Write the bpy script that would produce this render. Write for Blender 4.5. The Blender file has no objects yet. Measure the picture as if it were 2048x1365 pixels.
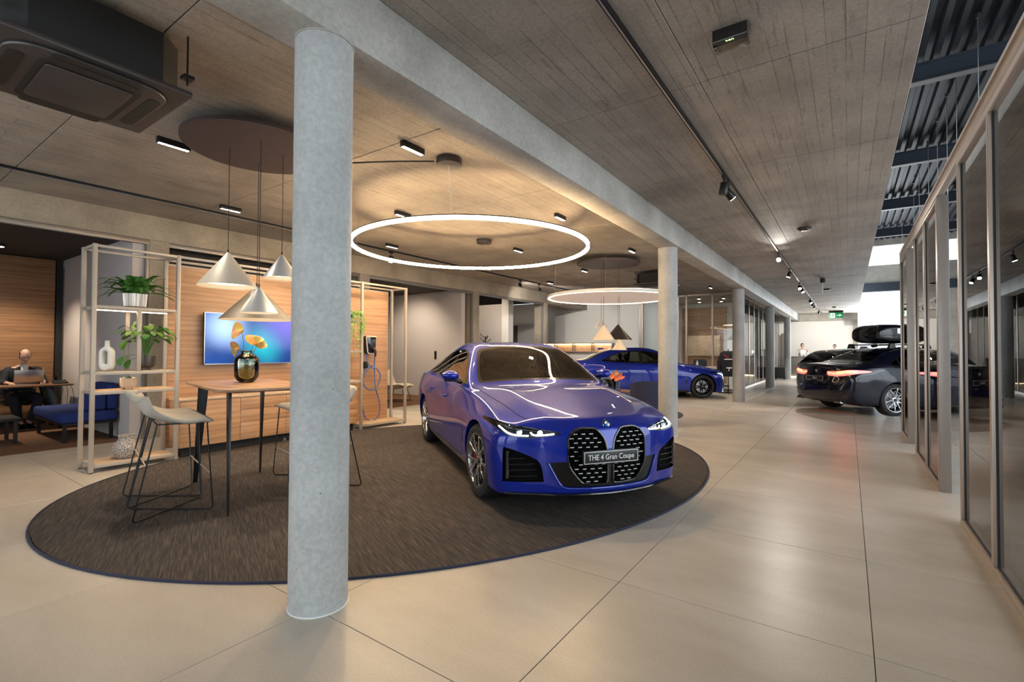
import bpy, bmesh, math, random
from mathutils import Vector, Matrix
random.seed(7)
PI = math.pi
SC = bpy.context.scene
COL = SC.collection
# ------------------------------------------------------------------ camera
F_PX, YAW, PITCH, ROLL, CAM_H = 965.69, math.radians(34.867), math.radians(1.063), math.radians(0.276), 1.36
fw = Vector((-math.sin(YAW)*math.cos(PITCH), math.cos(YAW)*math.cos(PITCH), math.sin(PITCH)))
rt = Vector((math.cos(YAW), math.sin(YAW), 0)); up = rt.cross(fw)
rt2 = rt*math.cos(ROLL)+up*math.sin(ROLL); up2 = up*math.cos(ROLL)-rt*math.sin(ROLL)
cam = bpy.data.cameras.new('camera'); cam.sensor_width = 36; cam.sensor_fit = 'HORIZONTAL'
cam.lens = F_PX*36/2048; cam.clip_start = .05; cam.clip_end = 300
co = bpy.data.objects.new('camera', cam); COL.objects.link(co)
co.matrix_world = Matrix(((rt2.x, up2.x, -fw.x, 0), (rt2.y, up2.y, -fw.y, 0), (rt2.z, up2.z, -fw.z, CAM_H), (0, 0, 0, 1)))
SC.camera = co
# ------------------------------------------------------------------ world, daylight, exposure
w = bpy.data.worlds.new('world'); SC.world = w; w.use_nodes = True
bg = w.node_tree.nodes['Background']; bg.inputs[0].default_value = (.86, .93, 1, 1); bg.inputs[1].default_value = 1.3
vs = SC.view_settings; vs.view_transform = 'Standard'; vs.look = 'None'; vs.gamma = 1; vs.use_curve_mapping = False
vs.exposure = 0.84
cy = SC.cycles
cy.use_denoising = True; cy.max_bounces = 6; cy.diffuse_bounces = 3; cy.glossy_bounces = 3; cy.adaptive_threshold = .04
cy.transparent_max_bounces = 14; cy.transmission_bounces = 6; cy.sample_clamp_indirect = 4; cy.caustics_reflective = False; cy.caustics_refractive = False
def area(name, loc, rot, sx, sy, power, col):
    l = bpy.data.lights.new(name, 'AREA'); l.shape = 'RECTANGLE'; l.size = sx; l.size_y = sy; l.energy = power; l.color = col
    o = bpy.data.objects.new(name, l); COL.objects.link(o); o.location = loc; o.rotation_euler = rot
    return o
DAY = (.87, .94, 1)
# daylight entering by the glazed facades: behind the camera, on the right, at the far end and in the clerestory
area('daylight_front_facade', (-3.2, -3.3, 1.9), (math.radians(90), 0, 0), 9, 2.6, 75, DAY)
area('daylight_right_facade', (6.2, 6.5, 2.6), (0, math.radians(90), 0), 4, 12, 380, DAY)
area('daylight_far_window', (1.4, 30.5, 2.2), (math.radians(-90), 0, 0), 1.8, 4.2, 520, DAY)
area('daylight_clerestory', (6.2, 16, 5.4), (0, math.radians(75), 0), 2.4, 20, 40, DAY)

# ------------------------------------------------------------------ mesh helpers
class MB:
    def __init__(s): s.v = []; s.f = []
    def add(s, vs, fs):
        o = len(s.v); s.v += [tuple(p) for p in vs]; s.f += [tuple(i+o for i in q) for q in fs]; return s
    def box(s, x0, y0, z0, x1, y1, z1):
        return s.add([(x0,y0,z0),(x1,y0,z0),(x1,y1,z0),(x0,y1,z0),(x0,y0,z1),(x1,y0,z1),(x1,y1,z1),(x0,y1,z1)],
                     [(0,3,2,1),(4,5,6,7),(0,1,5,4),(1,2,6,5),(2,3,7,6),(3,0,4,7)])
    def bar(s, a, b, w, h, up=(0,0,1)):
        a = Vector(a); b = Vector(b); d = (b-a).normalized(); u = Vector(up)
        if abs(d.dot(u)) > .98: u = Vector((0,1,0))
        x = d.cross(u).normalized()*w/2; y = x.cross(d).normalized()*h/2
        vs = [p+i*x+j*y for p in (a,b) for i,j in ((-1,-1),(1,-1),(1,1),(-1,1))]
        return s.add(vs, [(0,1,2,3),(7,6,5,4),(0,4,5,1),(1,5,6,2),(2,6,7,3),(3,7,4,0)])
    def cyl(s, a, b, r0, r1=None, n=20, cap=True):
        r1 = r0 if r1 is None else r1
        a = Vector(a); b = Vector(b); d = (b-a).normalized()
        u = Vector((1,0,0)) if abs(d.x) < .9 else Vector((0,1,0))
        x = d.cross(u).normalized(); y = d.cross(x)
        vs = [p+r*(math.cos(2*PI*k/n)*x+math.sin(2*PI*k/n)*y) for p,r in ((a,r0),(b,r1)) for k in range(n)]
        fs = [(k,(k+1)%n,n+(k+1)%n,n+k) for k in range(n)]
        if cap: fs += [tuple(range(n))[::-1], tuple(range(n,2*n))]
        return s.add(vs, fs)
    def tube(s, pts, r, n=8, closed=False):
        pts = [Vector(p) for p in pts]; m = len(pts); rings = []
        rr = r if isinstance(r, (list,tuple)) else [r]*m
        px = None
        for i,p in enumerate(pts):
            a = pts[(i-1)%m] if (closed or i>0) else p; b = pts[(i+1)%m] if (closed or i<m-1) else p
            d = (b-a).normalized()
            if px is None:
                u = Vector((0,0,1)) if abs(d.z) < .9 else Vector((1,0,0)); x = d.cross(u).normalized()
            else:
                x = px-d*px.dot(d); x = x.normalized() if x.length > 1e-6 else d.orthogonal().normalized()
            px = x; y = d.cross(x)
            rings.append([p+rr[i]*(math.cos(2*PI*k/n)*x+math.sin(2*PI*k/n)*y) for k in range(n)])
        vs = [q for g in rings for q in g]; fs = []
        for i in range(m if closed else m-1):
            j = (i+1)%m
            fs += [(i*n+k,i*n+(k+1)%n,j*n+(k+1)%n,j*n+k) for k in range(n)]
        if not closed: fs += [tuple(range(n))[::-1], tuple(range((m-1)*n,m*n))]
        return s.add(vs, fs)
    def lathe(s, prof, c=(0,0,0), n=32, axis='z', closed=False, cap=True):
        vs = []; fs = []; m = len(prof)
        for r,h in prof:
            for k in range(n):
                a = 2*PI*k/n; x,y = r*math.cos(a), r*math.sin(a)
                vs.append((c[0]+x,c[1]+y,c[2]+h) if axis=='z' else (c[0]+x,c[1]+h,c[2]+y) if axis=='y' else (c[0]+h,c[1]+x,c[2]+y))
        for i in range(m if closed else m-1):
            j = (i+1)%m
            fs += [(i*n+k,i*n+(k+1)%n,j*n+(k+1)%n,j*n+k) for k in range(n)]
        if not closed and cap:
            if prof[0][0] > 1e-5: fs.append(tuple(range(n))[::-1])
            if prof[-1][0] > 1e-5: fs.append(tuple(range((m-1)*n,m*n)))
        return s.add(vs, fs)
    def prism(s, poly, a, b, axis='z'):
        n = len(poly)
        P = {'z': lambda p,h:(p[0],p[1],h), 'y': lambda p,h:(p[0],h,p[1]), 'x': lambda p,h:(h,p[0],p[1])}[axis]
        vs = [P(p,a) for p in poly]+[P(p,b) for p in poly]
        fs = [tuple(range(n))[::-1], tuple(range(n,2*n))]+[(k,(k+1)%n,n+(k+1)%n,n+k) for k in range(n)]
        return s.add(vs, fs)
    def grid(s, fn, nu, nv, closed_u=False):
        vs = [fn(i/(nu if closed_u else nu-1), j/(nv-1)) for i in range(nu) for j in range(nv)]
        fs = [(i*nv+j,((i+1)%nu)*nv+j,((i+1)%nu)*nv+j+1,i*nv+j+1) for i in range(nu if closed_u else nu-1) for j in range(nv-1)]
        return s.add(vs, fs)
    def ball(s, c, r, n=12, m=8):
        r = (r,r,r) if not isinstance(r,(tuple,list)) else r
        prof = []
        vs = []; fs = []
        for i in range(m+1):
            t = PI*i/m
            for k in range(n):
                a = 2*PI*k/n
                vs.append((c[0]+r[0]*math.sin(t)*math.cos(a), c[1]+r[1]*math.sin(t)*math.sin(a), c[2]-r[2]*math.cos(t)))
        for i in range(m):
            fs += [(i*n+k,i*n+(k+1)%n,(i+1)*n+(k+1)%n,(i+1)*n+k) for k in range(n)]
        return s.add(vs, fs)
    def xf(s, mat):
        s.v = [tuple(mat @ Vector(p)) for p in s.v]; return s
    def mesh(s, name, mt=None, bevel=0, seg=2, angle=35):
        me = bpy.data.meshes.new(name)
        bm = bmesh.new(); bv = [bm.verts.new(p) for p in s.v]
        for q in s.f:
            try: bm.faces.new([bv[i] for i in q])
            except ValueError: pass
        bmesh.ops.remove_doubles(bm, verts=bm.verts, dist=1e-5)
        bmesh.ops.recalc_face_normals(bm, faces=bm.faces)
        if bevel:
            es = [e for e in bm.edges if len(e.link_faces) == 2 and e.calc_face_angle(0) > math.radians(angle)]
            bmesh.ops.bevel(bm, geom=es, offset=bevel, segments=seg, profile=.5, affect='EDGES', clamp_overlap=True)
        for q in bm.faces: q.smooth = True
        bm.to_mesh(me); bm.free()
        me.set_sharp_from_angle(angle=math.radians(angle))
        if mt: me.materials.append(mt)
        return me
    def build(s, name, mt, parent=None, bevel=0, seg=2, angle=35):
        return link(name, s.mesh(name, mt, bevel, seg, angle), parent)
def link(name, me, parent=None, loc=None, rz=None):
    o = bpy.data.objects.new(name, me); COL.objects.link(o)
    if parent: o.parent = parent
    if loc: o.location = loc
    if rz: o.rotation_euler[2] = rz
    return o
def tag(o, label=None, cat=None, group=None, kind=None):
    if label: o['label'] = label
    if cat: o['category'] = cat
    if group: o['group'] = group
    if kind: o['kind'] = kind
    return o
def thing(name, label, cat, loc=(0,0,0), rz=0, group=None):
    o = bpy.data.objects.new(name, None); COL.objects.link(o); o.empty_display_size = .1
    o.location = loc; o.rotation_euler = (0,0,rz)
    return tag(o, label, cat, group)
def copy_tree(o, parent=None):
    kids = list(o.children)
    c = o.copy(); COL.objects.link(c); c.parent = parent
    for k in kids: copy_tree(k, c)
    return c
def rrect(x0, y0, x1, y1, r, n=5):
    P = []
    for cx,cy,a0 in ((x1-r,y1-r,0),(x0+r,y1-r,90),(x0+r,y0+r,180),(x1-r,y0+r,270)):
        for k in range(n+1):
            a = math.radians(a0+90*k/n); P.append((cx+r*math.cos(a),cy+r*math.sin(a)))
    return P
def spline(pts, n=8, closed=False):
    P = [Vector(p) for p in pts]; m = len(P); out = []
    for i in range(m if closed else m-1):
        p0 = P[(i-1)%m] if closed or i>0 else P[0]*2-P[1]; p1 = P[i]; p2 = P[(i+1)%m]
        p3 = P[(i+2)%m] if closed or i<m-2 else P[-1]*2-P[-2]
        for k in range(n):
            t = k/n
            out.append(.5*((2*p1)+(p2-p0)*t+(2*p0-5*p1+4*p2-p3)*t*t+(3*p1-p0-3*p2+p3)*t**3))
    if not closed: out.append(P[-1])
    return out
# ------------------------------------------------------------------ material helpers
MT = {}
def nmat(name):
    m = bpy.data.materials.new(name); m.use_nodes = True
    nt = m.node_tree; MT[name] = m
    return m, nt, nt.nodes['Principled BSDF']
def N(nt, kind, **kw):
    n = nt.nodes.new('ShaderNode'+kind)
    for k,v in kw.items():
        if k.startswith('i_'): n.inputs[int(k[2:])].default_value = v
        else: setattr(n, k, v)
    return n
def ramp(nt, fac, stops):
    r = N(nt, 'ValToRGB'); e = r.color_ramp.elements
    while len(e) < len(stops): e.new(.5)
    for q,(p,c) in zip(e, stops): q.position = p; q.color = (*c,1) if len(c) == 3 else c
    nt.links.new(fac, r.inputs[0]); return r.outputs[0]
def vec(nt, scale=(1,1,1), world=True, rot=(0,0,0)):
    if world: src = N(nt, 'NewGeometry').outputs['Position']
    else: src = N(nt, 'TexCoord').outputs['Object']
    mp = N(nt, 'Mapping'); mp.inputs['Scale'].default_value = scale; mp.inputs['Rotation'].default_value = rot
    nt.links.new(src, mp.inputs[0]); return mp.outputs[0]
def noise(nt, v, scale, detail=4, rough=.55):
    n = N(nt, 'TexNoise'); n.inputs['Scale'].default_value = scale; n.inputs['Detail'].default_value = detail; n.inputs['Roughness'].default_value = rough
    nt.links.new(v, n.inputs['Vector']); return n.outputs[0]
def mix(nt, a, b, f, mode='MIX'):
    n = N(nt, 'Mix', data_type='RGBA', blend_type=mode)
    for sock,val in ((n.inputs[0],f),(n.inputs[6],a),(n.inputs[7],b)):
        if hasattr(val,'is_linked'): nt.links.new(val, sock)
        else: sock.default_value = val if isinstance(val,(int,float)) else (*val,1)
    return n.outputs[2]
def bump(nt, b, h, strength=.3, dist=.01):
    n = N(nt, 'Bump'); n.inputs['Strength'].default_value = strength; n.inputs['Distance'].default_value = dist
    nt.links.new(h, n.inputs['Height']); nt.links.new(n.outputs[0], b.inputs['Normal'])
def plain(name, c, rough=.5, metal=0, coat=0, spec=None, emit=None, es=0, bmp=None, var=0, world=False):
    m, nt, b = nmat(name)
    b.inputs['Base Color'].default_value = (*c,1); b.inputs['Roughness'].default_value = rough; b.inputs['Metallic'].default_value = metal
    b.inputs['Coat Weight'].default_value = coat; b.inputs['Coat Roughness'].default_value = .03
    if spec is not None: b.inputs['Specular IOR Level'].default_value = spec
    if emit: b.inputs['Emission Color'].default_value = (*emit,1); b.inputs['Emission Strength'].default_value = es
    if var:
        f = noise(nt, vec(nt, world=world), 6, 5)
        nt.links.new(mix(nt, tuple(x*(1-var) for x in c), tuple(min(1,x*(1+var)) for x in c), f), b.inputs['Base Color'])
    if bmp: bump(nt, b, noise(nt, vec(nt, world=world), bmp[0], 4), bmp[1], .003)
    return m
def glow(name, c, s):
    return plain(name, (.8,.8,.8), .5, emit=c, es=s)
def glass(name, tint=(.95,.97,.97), ior=1.5, rough=0, boost=1.0):
    m = bpy.data.materials.new(name); m.use_nodes = True; MT[name] = m
    nt = m.node_tree; nt.nodes.remove(nt.nodes['Principled BSDF'])
    t = N(nt,'BsdfTransparent'); t.inputs[0].default_value = (*tint,1)
    g = N(nt,'BsdfAnisotropic' if hasattr(bpy.types,'ShaderNodeBsdfAnisotropicX') else 'BsdfGlossy'); g.inputs['Roughness'].default_value = rough
    fr = N(nt,'Fresnel'); fr.inputs[0].default_value = ior
    mm = N(nt,'Math',operation='MULTIPLY',use_clamp=True); mm.inputs[1].default_value = boost; nt.links.new(fr.outputs[0],mm.inputs[0])
    x = N(nt,'MixShader'); nt.links.new(mm.outputs[0],x.inputs[0]); nt.links.new(t.outputs[0],x.inputs[1]); nt.links.new(g.outputs[0],x.inputs[2])
    nt.links.new(x.outputs[0], nt.nodes['Material Output'].inputs[0]); return m
# ------------------------------------------------------------------ materials
def concrete(name, dark, light, boards=False, bs=.35):
    m, nt, b = nmat(name)
    v = vec(nt)
    big = noise(nt, v, 1.3, 6, .6); fine = noise(nt, v, 38, 3, .6)
    c = ramp(nt, big, [(.3,dark),(.72,light)])
    c = mix(nt, c, (.5,.5,.5), ramp(nt, fine, [(.35,(.35,)*3),(.65,(0,0,0))]), 'MULTIPLY')
    pit = N(nt,'TexVoronoi'); pit.inputs['Scale'].default_value = 17; nt.links.new(v, pit.inputs['Vector'])
    pf = ramp(nt, pit.outputs['Distance'], [(.05,(1,1,1)),(.085,(0,0,0))])
    sel = N(nt,'Math',operation='GREATER_THAN'); sel.inputs[1].default_value = .8; nt.links.new(pit.outputs['Color'], sel.inputs[0])
    pm = N(nt,'Math',operation='MULTIPLY'); nt.links.new(pf,pm.inputs[0]); nt.links.new(sel.outputs[0],pm.inputs[1])
    h = fine
    if boards:
        v2 = vec(nt, (1,1,1), True, (0,0,PI/2))
        br = N(nt,'TexBrick'); nt.links.new(v2, br.inputs['Vector'])
        br.inputs['Scale'].default_value = 1; br.inputs['Brick Width'].default_value = 2.6; br.inputs['Row Height'].default_value = .105
        br.inputs['Mortar Size'].default_value = .0035; br.inputs['Mortar Smooth'].default_value = .6; br.offset = .37
        br.inputs['Color1'].default_value = (.89,.89,.89,1); br.inputs['Color2'].default_value = (1,1,1,1); br.inputs['Mortar'].default_value = (.45,.43,.4,1)
        lines = noise(nt, vec(nt, (7,.45,1)), 4, 6, .72)
        bc = mix(nt, br.outputs['Color'], (1,1,1), ramp(nt, noise(nt, vec(nt,(2.2,.7,1)), 1.5, 4), [(.47,(0,0,0)),(.66,(1,1,1))]))
        c = mix(nt, c, bc, 1.0, 'MULTIPLY')
        c = mix(nt, c, ramp(nt, lines, [(.30,(.50,.46,.42)),(.43,(1,1,1))]), .75, 'MULTIPLY')
        h = lines
    else:
        c = mix(nt, c, (.09,.085,.08), pm.outputs[0])
    nt.links.new(c, b.inputs['Base Color']); b.inputs['Roughness'].default_value = .62 if not boards else .75
    bump(nt, b, h, bs, .004); return m
concrete('column_concrete', (.36,.365,.36), (.56,.57,.565))
concrete('beam_concrete', (.33,.31,.28), (.56,.54,.50))
concrete('pier_concrete', (.30,.26,.20), (.52,.46,.37))
concrete('ceiling_concrete', (.30,.265,.23), (.49,.435,.375), True, .6)
def tilemat():
    m, nt, b = nmat('floor_tile')
    v = vec(nt)
    c = ramp(nt, noise(nt, vec(nt,(.6,1.6,1)), 1.6, 7, .62), [(.3,(.52,.455,.38)),(.7,(.66,.595,.51))])
    c = mix(nt, c, (.72,.70,.68), ramp(nt, noise(nt, v, 90, 3, .6), [(.4,(.3,.3,.3)),(.62,(0,0,0))]), 'MULTIPLY')
    oi = N(nt,'ObjectInfo')
    c = mix(nt, c, ramp(nt, oi.outputs['Random'], [(0,(.90,.90,.90)),(1,(1,1,1))]), 1, 'MULTIPLY')
    nt.links.new(c, b.inputs['Base Color'])
    b.inputs['Roughness'].default_value = .33
    bump(nt, b, noise(nt, v, 60, 4), .06, .002)
tilemat()
def wood(name, c0, c1, c2, axis='y', sc=1.0, rough=.45):
    m, nt, b = nmat(name)
    st = {'y':(6,.55,9),'x':(.55,6,9),'z':(7,7,.6)}[axis]
    v = vec(nt, st)
    n1 = noise(nt, v, 1.5*sc, 7, .62)
    wv = N(nt,'TexWave'); wv.bands_direction = 'Z' if axis != 'z' else 'X'; wv.inputs['Scale'].default_value = .55*sc; wv.inputs['Distortion'].default_value = 9; wv.inputs['Detail'].default_value = 4
    nt.links.new(v, wv.inputs['Vector'])
    c = ramp(nt, n1, [(.25,c0),(.5,c1),(.78,c2)])
    c = mix(nt, c, ramp(nt, wv.outputs['Fac'], [(.0,(.72,.68,.62)),(.5,(1,1,1))]), .55, 'MULTIPLY')
    nt.links.new(c, b.inputs['Base Color']); b.inputs['Roughness'].default_value = rough
    bump(nt, b, n1, .12, .002); return m
wood('oak_panel', (.36,.19,.095), (.52,.30,.165), (.62,.385,.225))
wood('oak_panel_cross', (.36,.19,.095), (.52,.30,.165), (.62,.385,.225), 'x')
wood('walnut', (.10,.045,.02), (.20,.095,.045), (.30,.155,.08))
wood('table_oak', (.20,.10,.05), (.36,.20,.11), (.46,.28,.17), 'x')
wood('light_oak', (.48,.33,.21), (.62,.45,.31), (.72,.55,.40))
def rugmat():
    m, nt, b = nmat('rug_weave')
    a = math.radians(-67)
    v = vec(nt, (1,1,1), True, (0,0,a))
    mp = N(nt,'Mapping'); mp.inputs['Scale'].default_value = (30,1.4,1); nt.links.new(v, mp.inputs[0])
    c = ramp(nt, noise(nt, mp.outputs[0], 3, 4, .7), [(.3,(.034,.028,.026)),(.5,(.066,.055,.050)),(.72,(.165,.128,.095))])
    chk = N(nt,'TexChecker'); chk.inputs['Scale'].default_value = 120; nt.links.new(v, chk.inputs['Vector'])
    chk.inputs[1].default_value = (.65,.65,.65,1); chk.inputs[2].default_value = (1,1,1,1)
    c = mix(nt, c, chk.outputs[0], .8, 'MULTIPLY')
    nt.links.new(c, b.inputs['Base Color']); b.inputs['Roughness'].default_value = .85; b.inputs['Specular IOR Level'].default_value = .25
    bump(nt, b, noise(nt, v, 140, 2), .5, .003)
rugmat()
plain('rug_border', (.02,.022,.05), .8)
plain('carpet_brown', (.16,.075,.035), .95, var=.35, bmp=(120,.6), world=True)
plain('plaster_white', (.84,.83,.80), .8)
plain('plaster_lilac', (.60,.555,.545), .85)
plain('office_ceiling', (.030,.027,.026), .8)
plain('bronze_frame', (.50,.43,.375), .38, .55)
plain('bronze_dark', (.30,.27,.25), .4, .6)
plain('shelf_beige', (.44,.39,.335), .42, .15)
plain('grout', (.14,.125,.11), .9)
plain('black_metal', (.012,.012,.013), .38, .3)
plain('black_matte', (.014,.014,.015), .7)
plain('black_gloss', (.008,.008,.009), .08, 0, 1)
plain('dark_plastic', (.045,.036,.036), .42)
plain('dark_plastic_deep', (.012,.011,.011), .5)
plain('canopy_brown', (.060,.042,.042), .6)
plain('chrome', (.75,.75,.76), .12, 1)
plain('silver', (.62,.62,.63), .28, 1)
plain('rubber', (.014,.014,.015), .72)
plain('white_plastic', (.82,.82,.80), .4)
plain('white_ceramic', (.74,.72,.68), .5)
plain('roof_deck', (.016,.017,.021), .6, 0, 0, .12)
plain('steel_joist', (.035,.045,.065), .5, .3)
plain('leaf_green', (.075,.23,.04), .45, var=.5)
plain('leaf_light', (.16,.33,.04), .42, var=.4)
plain('stem_green', (.10,.20,.05), .5)
plain('soil', (.03,.02,.014), .95)
plain('skin', (.56,.34,.25), .5)
plain('suit_navy', (.012,.014,.022), .85)
plain('shirt_white', (.75,.76,.78), .8)
plain('hair_brown', (.035,.020,.013), .6)
plain('sofa_blue', (.010,.028,.16), .9, bmp=(160,.4))
plain('felt_navy', (.022,.028,.075), .92, bmp=(200,.4))
plain('stool_fabric', (.42,.375,.315), .92, bmp=(180,.5), var=.1)
plain('cream_fabric', (.62,.54,.40), .9, bmp=(180,.4))
glass('pane_glass', (.93,.95,.95), 1.52, 0, 1.25)
glass('car_glass', (.30,.31,.28), 1.5, 0, 1.3)
glass('car_glass_dark', (.07,.075,.075), 1.5, 0, 1.2)
glass('lens_glass', (.90,.93,.95), 1.5, 0, 1.0)
glass('vase_glass', (.86,.90,.78), 1.5, 0, 1.3)
glow('warm_tube', (1,.70,.38), 46)
glow('warm_strip', (1,.70,.40), 14)
glow('lamp_face', (1,.90,.76), 30)
glow('lamp_face_small', (1,.88,.72), 9)
glow('warm_inner', (1,.78,.50), 2.6)
glow('drl_white', (.88,.97,1), 9)
wood('oak_panel_dark', (.22,.11,.05), (.36,.19,.095), (.46,.26,.14))
glass('frosted', (.80,.86,.88), 1.5, .3, .7)
def sheermat():
    m = bpy.data.materials.new('sheer'); m.use_nodes = True; MT['sheer'] = m
    nt = m.node_tree; b = nt.nodes['Principled BSDF']; b.inputs['Base Color'].default_value = (.85,.86,.87,1); b.inputs['Roughness'].default_value = .9
    t = N(nt,'BsdfTransparent'); x = N(nt,'MixShader'); x.inputs[0].default_value = .45
    tl = N(nt,'BsdfTranslucent'); tl.inputs[0].default_value = (.85,.86,.87,1)
    y = N(nt,'MixShader'); y.inputs[0].default_value = .5
    nt.links.new(b.outputs[0],y.inputs[1]); nt.links.new(tl.outputs[0],y.inputs[2])
    nt.links.new(y.outputs[0],x.inputs[1]); nt.links.new(t.outputs[0],x.inputs[2]); nt.links.new(x.outputs[0], nt.nodes['Material Output'].inputs[0])
sheermat()
glass('water_olive', (.72,.62,.32), 1.33, 0, 1.0)
plain('steel_flange', (.07,.068,.066), .6, 0, 0, .2)
plain('recess_black', (.0035,.0035,.004), .8, 0, 0, .1)
plain('recess_gloss', (.004,.004,.0045), .3, 0, 0, .3)
# ================================================================== structure
def struct(name, mb, mt, parent=None, bevel=0, label=None):
    o = mb.build(name, MT[mt], parent, bevel)
    if not parent: o['kind'] = 'structure'
    if label: o['label'] = label
    return o
TX0, TY0, TP = .085, 1.51, 1.2          # tile joints of the floor
fl = struct('floor', MB().box(-8.7,-4,-.3,6.4,31,-.006), 'grout')
tile_me = MB().box(-.598,-.598,-.03,.598,.598,0).mesh('tile', MT['floor_tile'], .0015, 1)
cut_me = MB().box(-.19,-.598,-.03,.19,.598,0).mesh('tile', MT['floor_tile'], .0015, 1)
rest = MB()
for r in range(-4, 25):
    yc = TY0+TP*r+.6
    for k in range(-6, 6):
        xc = TX0+TP*k-.6
        if -1 <= r <= 16 and k <= 3: link('tile', tile_me, fl, (xc,yc,0))
        else: rest.box(xc-.598,yc-.598,-.03,xc+.598,yc+.598,0)
    if -1 <= r <= 16: link('tile', cut_me, fl, (-8.508,yc,0))
o = rest.build('tile_field', MT['floor_tile'], fl); o['kind'] = 'stuff'
CZ = 3.37
ce = struct('ceiling', MB().box(-9.05,-4,CZ+.012,.40,31,3.78), 'ceiling_concrete')
pm = {}
for x0,x1,ys in ((-8.65,-6.62,1.22),(-6.62,-4.56,1.22),(-4.56,-2.50,1.22),(-2.20,-.90,3.74),(-.90,.40,3.74)):
    for k in range(-3, 16):
        yc = ys+1.97*k+.985
        if yc > 30.8: continue
        wdt = round(x1-x0,2)
        if wdt not in pm: pm[wdt] = MB().box(-wdt/2+.002,-.981,0,wdt/2-.002,.981,.05).mesh('concrete_panel', MT['ceiling_concrete'], .003, 1)
        link('concrete_panel', pm[wdt], ce, ((x0+x1)/2,yc,CZ+random.uniform(-.0015,.0015)))
struct('ceiling_beam', MB().box(-2.50,-4,3.016,-2.20,31,CZ+.05), 'beam_concrete', bevel=.008)
lab = ['nearest round concrete column in front of the big oval rug','second round concrete column beside the blue coupe headlight','third round concrete column behind the rear blue car','fourth round concrete column beside the glass office','farthest round concrete column beside the reception counter']
for k,(x,y) in enumerate(((-2.335,1.55),(-2.39,7.83),(-2.415,14.08),(-2.42,20.42),(-2.44,27.0))):
    t = thing('concrete_column', lab[k], 'column', (x,y,0), 0, 'round columns under the beam')
    MB().lathe([(.15,0),(.15,1.2),(.1495,2.3),(.15,3.016)], n=64).build('shaft', MT['column_concrete'], t)
    MB().lathe([(.15,0),(.154,0),(.154,.004),(.15,.006)], n=64, closed=True).build('sealant_ring', MT['white_plastic'], t)
    MB().lathe([(.149,3.006),(.156,3.008),(.156,3.0155),(.149,3.0155)], n=64, closed=True).build('collar', MT['beam_concrete'], t)
# left side: lintel, piers, offices
struct('lintel_left', MB().box(-9.05,-4,3.0,-8.65,17.7,CZ+.05), 'pier_concrete', bevel=.006)
for y0 in (-1.02, 2.83, 6.66, 10.51, 14.35):
    struct('wall_pier', MB().box(-9.05,y0,0,-8.65,y0+.26,3.0), 'pier_concrete', bevel=.005)
struct('floor_offices', MB().box(-14,-4,-.3,-8.7,17.7,.002), 'carpet_brown')
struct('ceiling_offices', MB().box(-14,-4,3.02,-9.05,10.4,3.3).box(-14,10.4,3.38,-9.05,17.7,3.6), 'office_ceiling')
struct('wall_back_office', MB().box(-14.1,2.7,0,-14,17.7,3.4), 'plaster_lilac')
wb = struct('wall_office_wood', MB().box(-12.35,-4,0,-12.24,2.62,3.02), 'black_matte')
for k in range(4):
    MB().box(-12.24,-3.2+k*1.43,.02,-12.2,-3.2+k*1.43+1.425,3.0).build('wood_panel', MT['oak_panel_dark'] if 'oak_panel_dark' in MT else MT['oak_panel'], wb, .002)
struct('trim_1', MB().box(-12.24,2.53,0,-12.18,2.62,3.02), 'black_matte')
struct('wall_divider_1', MB().box(-12.18,2.64,0,-8.72,2.80,3.02), 'plaster_lilac')
struct('wall_divider_2', MB().box(-14,6.44,0,-9.0,6.6,3.02), 'plaster_lilac')
struct('wall_divider_3', MB().box(-14,10.16,0,-8.80,10.32,3.02), 'plaster_lilac')
struct('wall_divider_4', MB().box(-14,14.1,0,-10.25,14.3,3.02), 'plaster_lilac')
struct('wall_end_post', MB().box(-10.25,14.05,0,-9.95,14.35,3.3), 'plaster_white')
for n,(y0,y1) in enumerate(((-.76,2.83),(3.09,6.66),(6.92,10.51),(10.77,14.35)),2):
    struct('trim_%d'%n, MB().box(-8.74,y0,2.93,-8.66,y1,3.0).box(-8.74,y1-.045,0,-8.66,y1,2.93), 'bronze_dark', bevel=.004)
struct('window_recess_2', MB().box(-9.04,3.09,2.55,-8.99,6.66,3.0), 'office_ceiling')  # dark sheet added across the opening top, stands in for the dark office ceiling
# far wall, glass office
fwl = struct('wall_far', MB().box(-12.03,17.7,0,-6.49,17.85,CZ).box(-14,17.7,0,-12.41,17.85,CZ).box(-12.41,17.7,2.45,-12.03,17.85,CZ), 'plaster_white')
struct('door_1', MB().box(-12.41,17.78,0,-12.03,17.84,2.45), 'bronze_dark')
struct('trim_6', MB().box(-6.49,17.68,0,-6.40,17.86,CZ), 'bronze_dark')
struct('wall_back', MB().box(-9,30.8,0,.36,31,3.0), 'plaster_white')
struct('lintel_back', MB().box(-9,30.6,3.0,.36,31,CZ+.02), 'beam_concrete')
struct('door_2', MB().box(-4.05,30.74,0,-3.05,30.8,2.25).box(-4.15,30.72,0,-4.05,30.8,2.35).box(-3.05,30.72,0,-2.95,30.8,2.35), 'bronze_dark')
go = thing('glass_office', 'glazed meeting office with bronze frames behind the rear blue car', 'glass office', (0,0,0))
F = MB()
GY = 17.75
for x0,x1 in ((-5.04,-4.75),(-4.75,-3.87),(-3.87,-3.12)):
    MB().box(x0+.03,GY-.006,.07,x1-.03,GY+.006,3.30).build('pane', MT['pane_glass'], go)
for x in (-6.38,-5.04,-4.75,-3.87,-3.12):
    MB().box(x-.03,GY-.04,0,x+.03,GY+.04,CZ-.005).build('mullion', MT['bronze_frame'], go)
MB().box(-6.38,GY-.04,3.30,-3.10,GY+.04,CZ-.005).build('top_rail', MT['bronze_frame'], go)
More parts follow.
